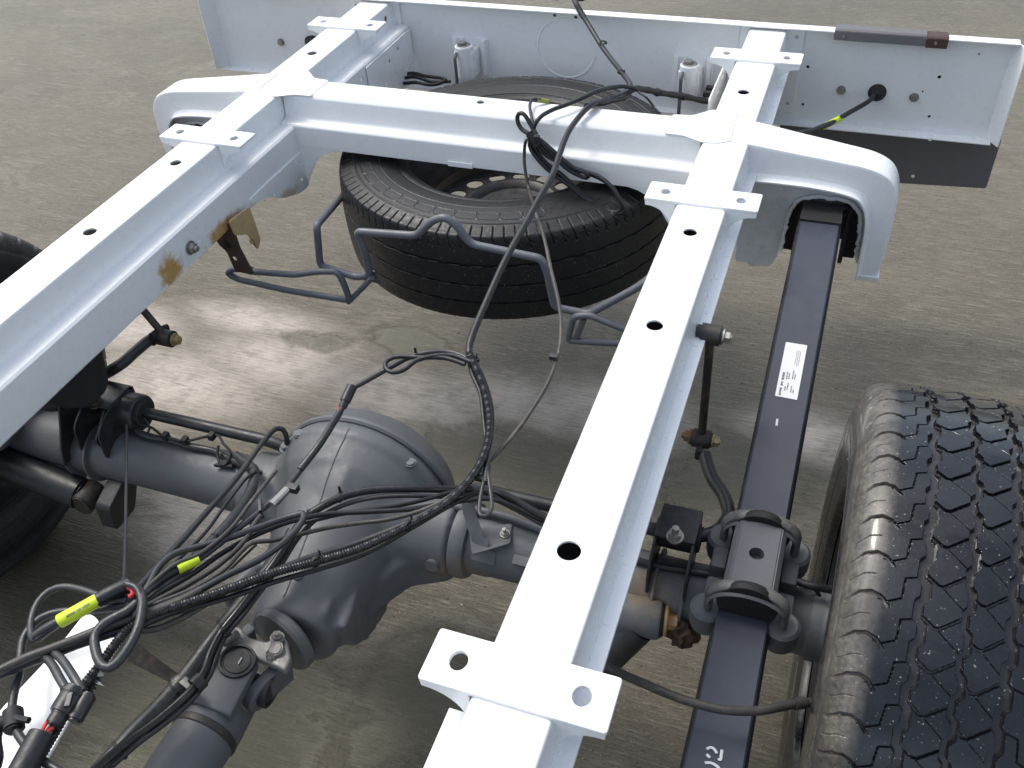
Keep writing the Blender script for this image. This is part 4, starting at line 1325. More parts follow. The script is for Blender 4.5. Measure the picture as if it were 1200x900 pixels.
# hand written paint marks on the spring
for strokes, nm in (([[(0.6151,-0.0409,0.4465),(0.6182,-0.0377,0.4462),(0.6219,-0.0375,0.4462),(0.6252,-0.0406,0.4465),(0.6264,-0.0424,0.4466)], [(0.6162,-0.0469,0.447),(0.6183,-0.0483,0.4472),(0.6203,-0.0497,0.4473)], [(0.631,-0.0365,0.4461),(0.6313,-0.0439,0.4468),(0.6313,-0.0492,0.4473),(0.6292,-0.0478,0.4471)]], 'painted_digit'),
                    ([[(0.6162,-0.0575,0.448),(0.6223,-0.0554,0.4478),(0.6279,-0.0566,0.4479),(0.6321,-0.0594,0.4482),(0.6332,-0.0662,0.4488)]], 'painted_digit'),
                    ([[(0.6201,0.4485,0.4965),(0.6208,0.4378,0.4932)]], 'paint_dash')):
    part(nm, join([tube([p for p in on_spring(smooth_path(st, 0.002), 0.0003)], 0.0015, 8, flat=(0.0016, 0.0006)) for st in strokes]), M['chalk'], lf)

# ------------------------------------------------------------------ anti-roll bar, drop links
arb = thing('anti_roll_bar', (0, 0.265, 0.4), 'dark anti roll bar running just above and behind the axle tube with cranked ends', 'stabiliser bar')
barp = [(-0.36, 0.265, 0.420), (-0.12, 0.265, 0.420), (-0.05, 0.265, 0.40), (0.12, 0.262, 0.370), (0.175, 0.262, 0.385), (0.225, 0.265, 0.420), (0.50, 0.265, 0.420), (0.545, 0.268, 0.420), (0.572, 0.285, 0.420), (0.583, 0.318, 0.420), (0.570, 0.352, 0.420)] + [(0.5458,0.3821,0.42),(0.5353,0.4055,0.42),(0.5278,0.4251,0.42)]
part('bar', tube(round_path(barp, 0.02), 0.0095, 16), M['black'], arb)
part('flattened_eye', box((0.5181,0.4427,0.42), (0.010, 0.045, 0.020), 0.003), M['black'], arb)
la = [(-0.475,0.2036,0.4701),(-0.475,0.2834,0.4442)] + [(-0.4,0.2902,0.4915),(-0.4,0.3332,0.4878),(-0.4,0.3726,0.4827)] + [(-0.392,0.3908,0.474)]
part('left_arm', tube(smooth_path(la, 0.01), 0.0095, 14), M['black'], arb)
part('flattened_eye', tube(smooth_path([(-0.392,0.3647,0.4887),(-0.392,0.3866,0.4847),(-0.392,0.4027,0.478)], 0.006), 0.012, 12, flat=(0.006, 0.013)), M['black'], arb)


def drop_link(bot, top, side, label):
    t = thing('drop_link', bot, label, 'drop link', 'drop links of the anti-roll bar')
    b = Vector(bot); u = Vector(top)
    d = (u - b).normalized()
    part('rod', tube([b + d * 0.006, (b + u) / 2, u - d * 0.006], 0.0062, 12), M['blackrust'], t)
    for p, mt in ((b, M['blackrust']), (u, M['blackrust'])):
        e = part('bush', cyl(p - Vector((0.016, 0, 0)), p + Vector((0.016, 0, 0)), 0.0145, n=28, bevel=0.003), mt, t)
        part('bolt', hexbolt(p + Vector((0.0165 * side, 0, 0)), (side, 0, 0), 0.0075, 0.008, stud=0.004), M['zinc'] if p is u and side > 0 else (M['yellowzinc'] if side > 0 or p is b else M['blackrust']), e)
        part('nut', hexbolt(p - Vector((0.0165 * side, 0, 0)), (-side, 0, 0), 0.008, 0.007, stud=0.006), M['rust'] if side > 0 and p is b else M['blackrust'], e)
    return t


BR_ = (0.5177,0.4472,0.43)
drop_link(BR_, (0.5147,0.4472,0.6282), 1, 'rusty black upright drop link between the right rail and the leaf spring')
BL_ = (-0.378,0.3824,0.4817)
drop_link(BL_, (-0.456, BL_[1] + 0.01, 0.605), 1, 'black drop link hanging below the left rail with a brass coloured bolt')
# dark spring buffer bracket beneath the left rail
bb = thing('buffer_bracket', (-0.40, 0.24, 0.44), 'black bump stop bracket in shade under the left rail above the axle', 'bracket')
o = [(0.2791,0.5428),(0.2711,0.5124),(0.2631,0.4776),(0.249,0.4676),(0.2125,0.4666),(0.1708,0.5004),(0.1457,0.5401),(0.1588,0.5792),(0.2036,0.5418)]
part('plate', fill2d(roundpoly(o, 0.006), [], 0.05, YZ(-0.43), 0.002), M['dullblack'], bb)
part('rubber_buffer', lathe([(0, 0), (0.030, 0), (0.034, 0.01), (0.030, 0.022), (0.034, 0.036), (0.030, 0.05), (0.036, 0.06), (0, 0.06)], (-0.50, 0.235, 0.44), (0, 0, 1), 32), M['dullblack'], bb)

# ------------------------------------------------------------------ shock absorbers
sk = thing('shock_absorber', (-0.45, 0.15, 0.28), 'dark tubular shock absorber slanting below the left end of the axle', 'shock absorber', 'shock absorbers')
a = Vector((-0.4415,0.1603,0.3)); b = Vector((-0.6112,0.1594,0.335))
d = (b - a).normalized()
part('body', cyl(a + d * 0.01, a + d * 0.42, 0.0265, n=36, bevel=0.004), M['black'], sk)
part('eye', cyl(a + Vector((0, -0.022, 0)), a + Vector((0, 0.022, 0)), 0.021, n=28, bevel=0.002), M['blackrust'], sk)
sk2 = thing('shock_absorber', (0.50, 0.10, 0.30), 'lower mount of the right shock absorber with a tan hex bolt beside the leaf spring', 'shock absorber', 'shock absorbers')
e = Vector((0.496,0.1702,0.35))
part('eye', lathe([(0.016, -0.034), (0.026, -0.034), (0.028, -0.030), (0.028, 0.022), (0.026, 0.026), (0.016, 0.026)], e, (1, 0.1, 0), 36), M['axle'], sk2)
part('rubber_ring', cyl(e + Vector((0.022, 0.002, 0)), e + Vector((0.030, 0.003, 0)), 0.0245, n=32, bevel=0.002), M['dullblack'], sk2)
part('washer', cyl(e + Vector((0.030, 0.003, 0)), e + Vector((0.035, 0.0035, 0)), 0.0215, n=32, bevel=0.001), M['copper'], sk2)
part('bolt', hexbolt(e + Vector((0.034, 0.0035, 0)), (1, 0.1, 0), 0.0105, 0.012), M['copper'], sk2)
part('body', cyl(e + Vector((-0.005, -0.002, -0.01)), e + Vector((-0.12, -0.10, -0.16)), 0.030, n=36, bevel=0.004), M['black'], sk2)
part('lower_ear', fill2d(roundpoly([(-0.05, 0.03), (0.035, 0.03), (0.045, -0.01), (0.02, -0.045), (-0.02, -0.05), (-0.05, -0.01)], 0.012), [], 0.005, Matrix.Translation(e + Vector((0.02, 0.04, -0.045))) @ XZ(0), 0.001), M['axle'], sk2)
random.seed(5)
bmx = bmesh.new()
bmesh.ops.create_icosphere(bmx, subdivisions=3, radius=1)
for v in bmx.verts:
    k = 1 + 0.28 * math.sin(v.co.x * 7 + 1) * math.cos(v.co.y * 6) + random.uniform(-.12, .12)
    v.co = Vector((v.co.x * 0.020, v.co.y * 0.016, v.co.z * 0.022)) * k + Vector((0.5528,0.1704,0.335))
part('corroded_clip', from_bm(bmx), M['brownrust'], sk2)

# ------------------------------------------------------------------ propeller shaft
ps = thing('drive_shaft', (0.03, -0.3, 0.3), 'grey drive shaft tube with a universal joint bolted to the differential nose', 'drive shaft')
fl = Vector((0.047, -0.004, 0.352)); uj = Vector((0.024,-0.0822,0.3575)); far = Vector((0.024, -0.62, 0.375))
ax_ = (far - uj).normalized()
part('tube', lathe([(0, 0.085), (0.0395, 0.085), (0.0405, 0.088), (0.0405, 0.70), (0, 0.70)], uj, ax_, 56), M['axle'], ps)
part('weld_ring', lathe([(0.038, 0.076), (0.0425, 0.079), (0.0430, 0.083), (0.0425, 0.087), (0.038, 0.090)], uj, ax_, 56), M['blackrust'], ps)
part('tube_yoke_base', lathe([(0, 0.038), (0.028, 0.038), (0.034, 0.048), (0.0385, 0.060), (0.040, 0.080), (0, 0.080)], uj, ax_, 48), M['axle'], ps)
up = Vector((0.15, 0.0, 0.99)).normalized()
side = ax_.cross(up).normalized()
def tongue(d, nrm, off, th, r0, L, r1, nm):
    # rounded plate reaching from the pin at uj along d
    q = d.cross(nrm).normalized()
    pts = [(-r0 * math.cos(a), r0 * math.sin(a)) for a in [-PI / 2 + PI * k / 14 for k in range(15)]] + [(L, r1), (L, -r1)]
    F = Matrix((d, q, nrm)).transposed().to_4x4()
    return part(nm, fill2d(pts, [], th, Matrix.Translation(uj + nrm * off) @ F, 0.003), M['axle'], ps, sharp=40)


for s in (1, -1):
    yk = tongue(ax_, up * s, 0.034, 0.018, 0.0245, 0.066, 0.031, 'yoke_ear')
    part('bearing_cap', lathe([(0, 0.0010), (0.0165, 0.0010), (0.0172, -0.0004), (0.0195, -0.0004), (0.0203, 0.0032), (0.0232, 0.0032), (0.0240, 0.0), (0.0240, -0.008), (0, -0.008)], uj + up * s * 0.044, up * s, 40), M['black'], yk)
part('cross', join([cyl(uj - up * 0.04, uj + up * 0.04, 0.013, n=20), cyl(uj - side * 0.042, uj + side * 0.042, 0.013, n=20)]), M['blackrust'], ps)
fa = (fl - uj).normalized()
for s in (1, -1):
    yk = tongue(fa, (side * s - fa * (side * s).dot(fa)).normalized(), 0.034, 0.016, 0.0235, 0.052, 0.027, 'flange_ear')
    part('bearing_cap', lathe([(0, 0.0010), (0.0165, 0.0010), (0.0195, -0.0004), (0.0203, 0.0032), (0.0232, 0.0032), (0.0240, 0.0), (0.0240, -0.008), (0, -0.008)], uj + side * s * 0.043, side * s, 40), M['black'], yk)
part('flange', lathe([(0, -0.014), (0.047, -0.014), (0.050, -0.010), (0.050, 0.000), (0.046, 0.004), (0, 0.006)], fl, fa, 48), M['axle'], ps)
# bright cast clamp across the top of the flange
clamp_pts = [fl - fa * 0.02 + up * 0.020 - side * s_ for s_ in (0,)]
ct = [(-0.0078,-0.048),(-0.01,-0.0364),(0.0029,-0.0338),(0.0223,-0.044),(0.0502,-0.0433),(0.0549,-0.0297),(0.0723,-0.031),(0.093,-0.0561),(0.0943,-0.0735),(0.0725,-0.0702),(0.03,-0.0668),(0.003,-0.0648)]
part('cast_clamp', fill2d(roundpoly(ct, 0.005), [], 0.012, XY(0.391), 0.003), M['castgrey'], ps)
for q in [(0.0019,-0.0484,0.398),(0.0699,-0.0484,0.398)]:
    part('clamp_boss', cyl(Vector(q) - Vector((0, 0, .006)), Vector(q) + Vector((0, -.004, .008)), 0.0095, n=20, bevel=0.002), M['castgrey'], ps)
for p_, nrm in (((0.0,-0.055,0.395), (-.3, -1, .3)), ((0.0671,-0.0577,0.395), (0.1, -1, 0.45)), ((0.0632,-0.0373,0.402), (0.1, .1, 1))):
    part('clamp_bolt', hexbolt(p_, nrm, 0.0065, 0.006, stud=0.005), M['castgrey'], ps)
part('paint_mark', tube([(0.0349,-0.086,0.403),(0.0344,-0.0772,0.403)], 0.0009, 6), M['chalk'], ps)

# ------------------------------------------------------------------ white bar in the lower left corner
wb_ = thing('white_bar', (-0.05, -0.25, 0.50), 'flat white steel bar with a rounded end beneath the cables in the lower left', 'steel bar')
poly = [(round(p[0], 4), round(p[1], 4)) for p in [(-0.1143,-0.3418,0.53),(-0.1069,-0.2506,0.53),(-0.1014,-0.1977,0.53),(-0.1018,-0.1636,0.53),(-0.1023,-0.148,0.53),(-0.0956,-0.141,0.53),(-0.0838,-0.1434,0.53),(-0.072,-0.1507,0.53),(-0.0445,-0.1409,0.53),(-0.0355,-0.156,0.53),(-0.0321,-0.2029,0.53),(-0.0307,-0.2433,0.53),(-0.022,-0.2928,0.53),(-0.0172,-0.329,0.53),(-0.0125,-0.4133,0.53)]]
part('bar', fill2d(roundpoly(poly, 0.008), [], 0.004, XY(0.53), 0.001), M['white'], wb_, sharp=30)

# ------------------------------------------------------------------ cables and hoses
CG = 'cables of the loose wiring harness'


def corr(pitch=0.0042, a=0.13):
    return lambda i, s: 1.0 + a * math.cos(2 * PI * s / pitch)


def wire(label, pts, r, mat='cable', cat='cable', name='cable', parent=None, step=0.006, rf=None, n=10, seed=1, wob=0.0009, group=CG, tight=0.5):
    rnd = random.Random(seed)
    P = smooth_path(pts, step, tight)
    k1, k2, k3 = (rnd.uniform(0, 6) for _ in range(3))
    Q = []
    for i, p in enumerate(P):
        s = i * step
        Q.append(p + Vector((math.sin(s * 38 + k1), math.sin(s * 31 + k2), math.sin(s * 45 + k3))) * wob)
    me = tube(Q, r, n, rf=rf)
    if parent is not None:
        return part(name, me, M[mat], parent, sharp=60)
    o = link(name, me, M[mat], None, sharp=60)
    tag(o, label, cat, group)
    return o


def tie(parent, p, d, r, mat='dullblack', tail=True):
    """cable tie: band plus its small head and cut tail"""
    p = Vector(p); d = Vector(d).normalized()
    F = Matrix.Translation(p) @ frame_from(d)
    ms_ = [lathe([(r, -0.0018), (r + 0.0012, -0.0018), (r + 0.0012, 0.0018), (r, 0.0018)], p, d, 20, closed=True)]
    h = box((0, 0, 0), (0.005, 0.006, 0.005), 0.001); h.transform(F @ Matrix.Translation((r + 0.002, 0, 0)))
    ms_.append(h)
    if tail:
        tl_ = box((0, 0.006, 0), (0.0012, 0.012, 0.0035), 0.0003); tl_.transform(F @ Matrix.Translation((r + 0.0015, 0.002, 0)))
        ms_.append(tl_)
    return part('cable_tie', join(ms_), M[mat], parent)


def sleeve(parent, pts, r, mat, name='tape_sleeve', tight=0.5):
    return part(name, tube(smooth_path(pts, 0.004, tight), r, 16), M[mat], parent, sharp=50)


# the main harness from the rear panel, over the crossmember and down towards the cab
c1 = wire('thick black harness cable hanging over the crossmember and curving down past the spare wheel',
          [(-0.0165,1.55,0.6911),(0.0316,1.43,0.7043),(0.0769,1.38,0.6737),(0.1514,1.28,0.6483),(0.2255,1.15,0.6553)] +
          [(0.2312,1.1077,0.65),(0.2126,1.0309,0.672),(0.2041,0.9733,0.692),(0.1945,0.9347,0.694),(0.1896,0.8671,0.69),(0.1926,0.7922,0.68),(0.1986,0.7254,0.672),(0.1946,0.6354,0.66),(0.1901,0.5173,0.64),(0.1888,0.4298,0.62),(0.1916,0.3722,0.608),(0.1964,0.3522,0.603),(0.2058,0.3373,0.6),(0.2245,0.3179,0.597),(0.2531,0.2741,0.592),(0.2703,0.2335,0.587),(0.2793,0.1714,0.58),(0.2602,0.1231,0.565),(0.2184,0.0823,0.55),(0.1697,0.037,0.545),(0.1265,-0.0086,0.555),(0.0932,-0.0628,0.57),(0.0561,-0.1063,0.58),(0.0234,-0.1459,0.585),(0.0081,-0.1633,0.585)],
          0.0052, wob=0.0006)
part('taped_joint', tube(smooth_path([(0.2396,1.12,0.6592),(0.2227,1.0945,0.655),(0.2087,1.0092,0.678),(0.1996,0.9723,0.692),(0.1957,0.9526,0.694)], 0.003), 0.0066, 12, rf=lambda i, s: 1 + 0.10 * math.sin(s * 260) * math.sin(s * 90)), M['cable'], c1, sharp=60)
sleeve(c1, [(0.0158,1.47,0.7045),(0.0385,1.42,0.7008),(0.0596,1.4,0.6836)], 0.0062, 'dullblack', 'grommet_sleeve')
for q in [(0.1238,1.32,0.6631),(0.1938,1.2,0.6559)]:
    tie(c1, q, (0.2, -1, -0.5), 0.0050, tail=False)
tie(c1, (0.2033,0.3405,0.6), (0.1, -1, -0.1), 0.0078, 'cablegrey')
c1b = wire('black ribbed conduit cable arcing over the differential to the lower left cable knot',
           [(0.1993,0.3454,0.606),(0.219,0.3203,0.603),(0.2477,0.2798,0.598),(0.2689,0.2388,0.594),(0.2803,0.1917,0.588),(0.2764,0.1433,0.58),(0.2571,0.1046,0.57),(0.2215,0.0724,0.556),(0.1807,0.0291,0.552),(0.141,-0.0121,0.56),(0.1072,-0.0484,0.57),(0.077,-0.0866,0.58),(0.047,-0.1222,0.588),(0.0179,-0.1512,0.59),(0.007,-0.173,0.592),(0.0053,-0.1955,0.592),(0.004,-0.216,0.59),(0.002,-0.2391,0.588),(-0.002,-0.2513,0.586),(0.0026,-0.2835,0.58),(0.0049,-0.32,0.575),(0.0084,-0.3448,0.57)],
           0.0050, 'conduit', rf=corr(0.0034, .12), step=0.0009, n=12, wob=0.0005)
for q, d in zip([(0.2215,0.0724,0.556),(0.141,-0.0121,0.56),(0.1259,0.0071,0.56)][:2], ((1, -.3, 0), (1, -.4, 0))):
    tie(c1b, q, d, 0.0064)
c1c = wire('bluish black cable strand lying along the inside of the big cable arc',
           [(0.1953,0.3504,0.598),(0.2103,0.3213,0.594),(0.2364,0.2881,0.588),(0.2626,0.2344,0.584),(0.2783,0.1976,0.577),(0.285,0.1722,0.57),(0.2882,0.1567,0.565),(0.2814,0.1819,0.57),(0.2748,0.2157,0.574),(0.2895,0.1758,0.555),(0.2927,0.1723,0.55)][:8], 0.0032)
w = wire('short looped cable end hanging below the cable arc over the anti roll bar',
         [(0.2669,0.2357,0.584),(0.2817,0.1955,0.58),(0.2909,0.1646,0.578),(0.2932,0.1487,0.575),(0.2961,0.1317,0.572),(0.3021,0.1096,0.57),(0.307,0.1026,0.57),(0.3135,0.106,0.57),(0.3142,0.1189,0.57),(0.3075,0.1342,0.573),(0.2997,0.1496,0.576),(0.2919,0.1649,0.578)], 0.0026, 'cablegrey')
sleeve(w, [(0.2878,0.1759,0.578),(0.2953,0.1493,0.575)], 0.0045, 'cable', 'heat_sleeve')
part('clip_block', box((0.2851,0.1552,0.575), (0.014, 0.008, 0.006), 0.001), M['dullblack'], w)

# branch to the left of the tie with its doubled loop and in line connector
c2 = wire('black cable branch with an inline connector running from the tied joint over the differential',
          [(0.2068,0.3352,0.602),(0.187,0.3431,0.602),(0.1632,0.3442,0.602),(0.139,0.3335,0.602),(0.1182,0.3205,0.6),(0.1029,0.3013,0.598),(0.0884,0.2837,0.595),(0.0721,0.2621,0.592),(0.0594,0.2466,0.588),(0.0577,0.2194,0.575),(0.0535,0.2011,0.565),(0.0456,0.1714,0.552),(0.0366,0.1426,0.54),(0.0354,0.1148,0.54),(0.0359,0.0914,0.545),(0.0357,0.0744,0.55),(0.034,0.057,0.552),(0.0307,0.0333,0.556),(0.024,0.0064,0.56),(0.0203,-0.0198,0.565),(0.0162,-0.0397,0.568),(0.0126,-0.053,0.57),(-0.0039,-0.0807,0.574),(-0.0086,-0.1056,0.58),(-0.0105,-0.1306,0.585),(-0.0114,-0.1508,0.588),(-0.0227,-0.1659,0.588)],
          0.0040, 'cablegrey', wob=0.0005)
sleeve(c2, [(0.0578,0.2142,0.575),(0.0456,0.1714,0.552),(0.0353,0.1309,0.54)], 0.0050, 'cablegrey', 'grey_sheath')
sleeve(c2, [(0.0116,-0.0576,0.572),(0.0056,-0.0688,0.574),(-0.0002,-0.0798,0.576)], 0.0066, 'tape', 'yellow_tape')
sleeve(c2, [(-0.0017,-0.0787,0.574),(-0.008,-0.0977,0.578),(-0.0131,-0.1203,0.583)], 0.0060, 'cable', 'black_sheath')
k_ = part('inline_connector', join([cyl(*[Vector(p) for p in [(0.0601,0.2537,0.59),(0.0584,0.2301,0.58)]], 0.0075, n=16, bevel=0.001),
     cyl(*[Vector(p) for p in [(0.0598,0.2361,0.583),(0.0579,0.2219,0.576)]], 0.0058, n=16, bevel=0.001)]), M['black'], c2)
part('red_wire', tube(smooth_path([(0.0576,0.2317,0.58),(0.0535,0.2231,0.577),(0.0559,0.2154,0.575)], 0.003), 0.0016, 8), M['redwire'], c2)
part('inline_connector', join([cyl(*[Vector(p) for p in [(0.0394,0.0986,0.545),(0.0386,0.0632,0.55)]], 0.0066, n=16, bevel=0.001),
     box((0.049,0.0906,0.55), (0.016, 0.010, 0.010), 0.001), box((0.0318,0.0438,0.556), (0.004, 0.020, 0.016), 0.001, Matrix.Rotation(0.6, 4, 'Z'))]), M['black'], c2)
part('foil_wrap', tube(smooth_path([(0.0444,0.0842,0.552),(0.0414,0.0526,0.556)], 0.003), 0.0052, 10), M['zinc'], c2)
tie(c2, (0.1271,0.321,0.6), (1, .3, 0), 0.0052)
wire('small flat loop of black cable bound onto the left branch above the bare ground',
     [(0.2078,0.3305,0.606),(0.1776,0.3354,0.606),(0.1501,0.3239,0.606),(0.1326,0.3099,0.604),(0.124,0.291,0.602),(0.1096,0.2825,0.601),(0.0956,0.2899,0.601),(0.0921,0.3036,0.603),(0.1057,0.3146,0.605),(0.1328,0.319,0.606),(0.1671,0.3292,0.604),(0.2004,0.3257,0.602)], 0.0034)

# knot hanging on the front of the crossmember
kn = wire('bunched black cable with long loops hanging from a knot on the front of the crossmember',
          [(0.2492,1.1,0.6704),(0.223,1.0915,0.675),(0.1951,1.023,0.692),(0.1631,0.9553,0.696),(0.1373,0.9196,0.695),(0.1246,0.885,0.692),(0.1175,0.88,0.671),(0.1243,0.872,0.6543),(0.1441,0.868,0.6355),(0.1794,0.866,0.6225),(0.224,0.864,0.6124),(0.2622,0.85,0.6065),(0.2836,0.84,0.588),(0.293,0.835,0.57),(0.2824,0.835,0.5581),(0.2592,0.84,0.5588),(0.2201,0.85,0.5735),(0.1777,0.86,0.6035),(0.1436,0.868,0.6203),(0.1207,0.872,0.6456),(0.1137,0.876,0.6643),(0.0918,0.885,0.6739),(0.0843,0.89,0.687),(0.0874,0.892,0.6977),(0.0978,0.89,0.6981),(0.1119,0.884,0.6831),(0.1251,0.876,0.6689)],
          0.0040, wob=0.0004)
kn2 = wire('second black loop strand of the bunch dangling under the crossmember beside the spare wheel',
           [(0.1168,0.868,0.6718),(0.1333,0.864,0.6561),(0.1626,0.86,0.6368),(0.1976,0.858,0.6206),(0.2419,0.856,0.614),(0.2728,0.845,0.6006),(0.2873,0.838,0.5828),(0.2993,0.834,0.5715),(0.292,0.834,0.5584),(0.266,0.838,0.5574),(0.2294,0.845,0.5672),(0.1926,0.852,0.5893),(0.1592,0.858,0.6055),(0.1298,0.862,0.6301),(0.1143,0.868,0.6519),(0.1192,0.87,0.6711)], 0.0040, wob=0.0004)
kn3 = wire('short third strand tucked between the two hanging cable loops',
           [(0.1236,0.862,0.6722),(0.148,0.858,0.6575),(0.1719,0.855,0.6323),(0.199,0.853,0.615),(0.228,0.85,0.6137),(0.2001,0.85,0.6284),(0.1673,0.856,0.6477),(0.1345,0.862,0.6686)], 0.0038)
part('knot_wrap', join([cyl(*[Vector(p) for p in [(0.1149,0.865,0.6779),(0.1353,0.858,0.656)]], 0.0085, n=16, bevel=0.002), box((0.1332,0.852,0.6734), (0.010, 0.010, 0.014), 0.002)]), M['dullblack'], kn)
ye = wire('short cable stub with a yellow tape end lying on top of the crossmember',
          [(0.1262,0.868,0.6696),(0.1162,0.885,0.6798),(0.1049,0.9057,0.69),(0.0926,0.9376,0.692),(0.0907,0.9628,0.692),(0.1031,0.97,0.69)], 0.0030)
sleeve(ye, [(0.0969,0.9686,0.69),(0.1149,0.9787,0.684)], 0.0040, 'fadedtape', 'yellow_tape')
c3 = wire('thin grey cable dropping from the crossmember knot in a long curve down to the axle',
          [(0.1187,0.862,0.6701),(0.1096,0.86,0.6651),(0.1051,0.86,0.6382),(0.1089,0.85,0.6135),(0.1225,0.83,0.585),(0.209,0.6329,0.645),(0.2513,0.5528,0.635),(0.284,0.4824,0.627),(0.3082,0.4249,0.62),(0.3201,0.3818,0.61),(0.3218,0.3327,0.6),(0.3105,0.2811,0.585),(0.2978,0.2397,0.57),(0.282,0.1999,0.56),(0.2611,0.1739,0.545),(0.2356,0.1451,0.53),(0.2078,0.1232,0.52),(0.1742,0.1027,0.515),(0.1388,0.0876,0.515),(0.11,0.0642,0.525),(0.0885,0.0319,0.54),(0.0696,0.0065,0.55),(0.0539,-0.0108,0.56),(0.0504,-0.0334,0.565),(0.0486,-0.0614,0.57),(0.0317,-0.098,0.575),(-0.001,-0.1383,0.58)],
          0.0029, 'brakehose')
part('clip_stub', box((0.3173,0.3633,0.612), (0.012, 0.010, 0.008), 0.002), M['black'], c3)
c6 = wire('thick black cable bundle running from the taped joint to the right rail',
          [(0.223,1.14,0.6524),(0.2386,1.2,0.6227),(0.2808,1.28,0.5827),(0.3344,1.34,0.5482),(0.3855,1.37,0.5302)], 0.0062, rf=lambda i, s: 1 + 0.08 * math.sin(s * 150))
for q in [(0.2598,1.25,0.5975),(0.3027,1.31,0.566),(0.3467,1.36,0.554),(0.3614,1.36,0.5323),(0.3482,1.38,0.557)]:
    part('connector_lump', box(q, (0.018, 0.014, 0.012), 0.003, Matrix.Rotation(q[0] * 9, 4, 'Z')), M['dullblack'], c6)
wire('thin wire with clips sagging over the far shoulder of the spare wheel',
     [(0.2499,1.12,0.655),(0.2697,1.1,0.6537),(0.2836,1.1,0.6379),(0.3016,1.08,0.6334)], 0.0022)
wire('small tangle of black cable in the corner of the left rail and the rear panel',
     [(-0.4031,1.36,0.5143),(-0.3741,1.38,0.5276),(-0.3253,1.38,0.5235),(-0.2674,1.36,0.5308),(-0.2854,1.33,0.5295),(-0.3342,1.34,0.5249),(-0.3848,1.36,0.516),(-0.3514,1.36,0.5295),(-0.3059,1.36,0.521),(-0.2546,1.36,0.5278)], 0.0040, 'dullblack')
tg = wire('black cable with a yellow tape collar plugged into the rear panel',
          [(0.6832,1.412,0.5635),(0.6737,1.38,0.5619),(0.6476,1.34,0.5552),(0.6112,1.26,0.5647),(0.5845,1.15,0.5981),(0.5523,1.05,0.6326)], 0.0050, group='cables with yellow tape')
sleeve(tg, [(0.6272,1.305,0.5545),(0.5988,1.23,0.5686)], 0.0062, 'tape', 'yellow_tape')
wire('loose dark wires and clips above the top edge of the rear panel',
     [(-0.0579,1.5,0.7014),(-0.0242,1.47,0.6947),(-0.0048,1.46,0.7103),(0.0404,1.46,0.7001),(0.0484,1.48,0.7141)], 0.0048, 'dullblack')

# ---- on the axle
pipe = wire('dark brake pipe with clips laid along the top of the left axle tube',
            [(-0.3773,0.2409,0.405),(-0.3333,0.2322,0.402),(-0.2931,0.2338,0.402),(-0.2512,0.232,0.402),(-0.2132,0.2352,0.402),(-0.1746,0.2251,0.404),(-0.1338,0.2122,0.41)], 0.0058, 'black', cat='pipe', name='brake_pipe', group=None)
part('spring_clip', tube(smooth_path([(-0.3584,0.2431,0.41),(-0.3559,0.2518,0.42),(-0.3425,0.2473,0.42),(-0.3368,0.2411,0.41),(-0.3422,0.2346,0.405),(-0.3507,0.235,0.41)], 0.003), 0.0018, 8), M['dullblack'], pipe)
part('wiring_lead', tube(smooth_path([(-0.3783,0.2415,0.412),(-0.3386,0.2447,0.412),(-0.3019,0.2328,0.412),(-0.2638,0.2319,0.412),(-0.2333,0.2477,0.415),(-0.2112,0.2529,0.42),(-0.1911,0.2389,0.42),(-0.1731,0.2279,0.415),(-0.177,0.21,0.405),(-0.1926,0.2195,0.41),(-0.1969,0.2333,0.42)], 0.004), 0.0022, 8), M['dullblack'], pipe)
for p_ in [(-0.2992,0.2336,0.412),(-0.2623,0.2343,0.412),(-0.2211,0.2501,0.418)]:
    part('clip_lump', box(p_, (0.010, 0.012, 0.012), 0.002), M['dullblack'], pipe)
part('triangle_clip', fill2d(roundpoly([(-0.016, -0.010), (0.018, -0.006), (0.002, 0.012)], 0.003), [], 0.006, Matrix.Translation((-0.1789,0.2163,0.402)), 0.001), M['dullblack'], pipe)
hose = wire('fat grey corrugated vent hose bending off the axle towards the lower left cable knot',
            [(-0.1687,0.2325,0.408),(-0.1375,0.2155,0.415),(-0.1076,0.196,0.425),(-0.0833,0.1584,0.44),(-0.0674,0.1119,0.455),(-0.0563,0.0665,0.47),(-0.0522,0.0315,0.48),(-0.0495,0.0004,0.49),(-0.0434,-0.0475,0.51),(-0.0301,-0.103,0.54),(-0.0212,-0.1371,0.56)], 0.0078, 'cablegrey', cat='hose', name='hose', n=14, rf=lambda i, s: 1 + 0.03 * math.sin(s * 900), step=0.002)
tie(hose, (-0.1076,0.196,0.425), (0.2, -1, 0.2), 0.0080, tail=False)
tie(hose, (-0.0522,0.0315,0.48), (-0.6, -1, 0.3), 0.0080)
wire('thin black wire following the grey vent hose down to the knot',
     [(-0.0961,0.1865,0.44),(-0.0949,0.1629,0.45),(-0.0864,0.1132,0.46),(-0.0717,0.0469,0.48),(-0.0556,-0.0207,0.51),(-0.0376,-0.0759,0.54),(-0.0191,-0.1221,0.57)], 0.0024)
c9 = wire('black pipe hooking out of the differential and running down to the knot',
          [(-0.0838,0.2542,0.43),(-0.0805,0.2553,0.452),(-0.0859,0.2585,0.462),(-0.0913,0.2484,0.47),(-0.0868,0.2149,0.478),(-0.0779,0.1586,0.49),(-0.0641,0.0849,0.51),(-0.0464,-0.0004,0.54),(-0.0291,-0.0723,0.57),(-0.0203,-0.1094,0.585),(-0.0168,-0.1304,0.59),(-0.0148,-0.1452,0.59)], 0.0040, 'black', cat='pipe')
part('collar_nut', hexbolt((-0.0824,0.2509,0.428), (0, 0, 1), 0.0075, 0.007), M['axle'], c9)
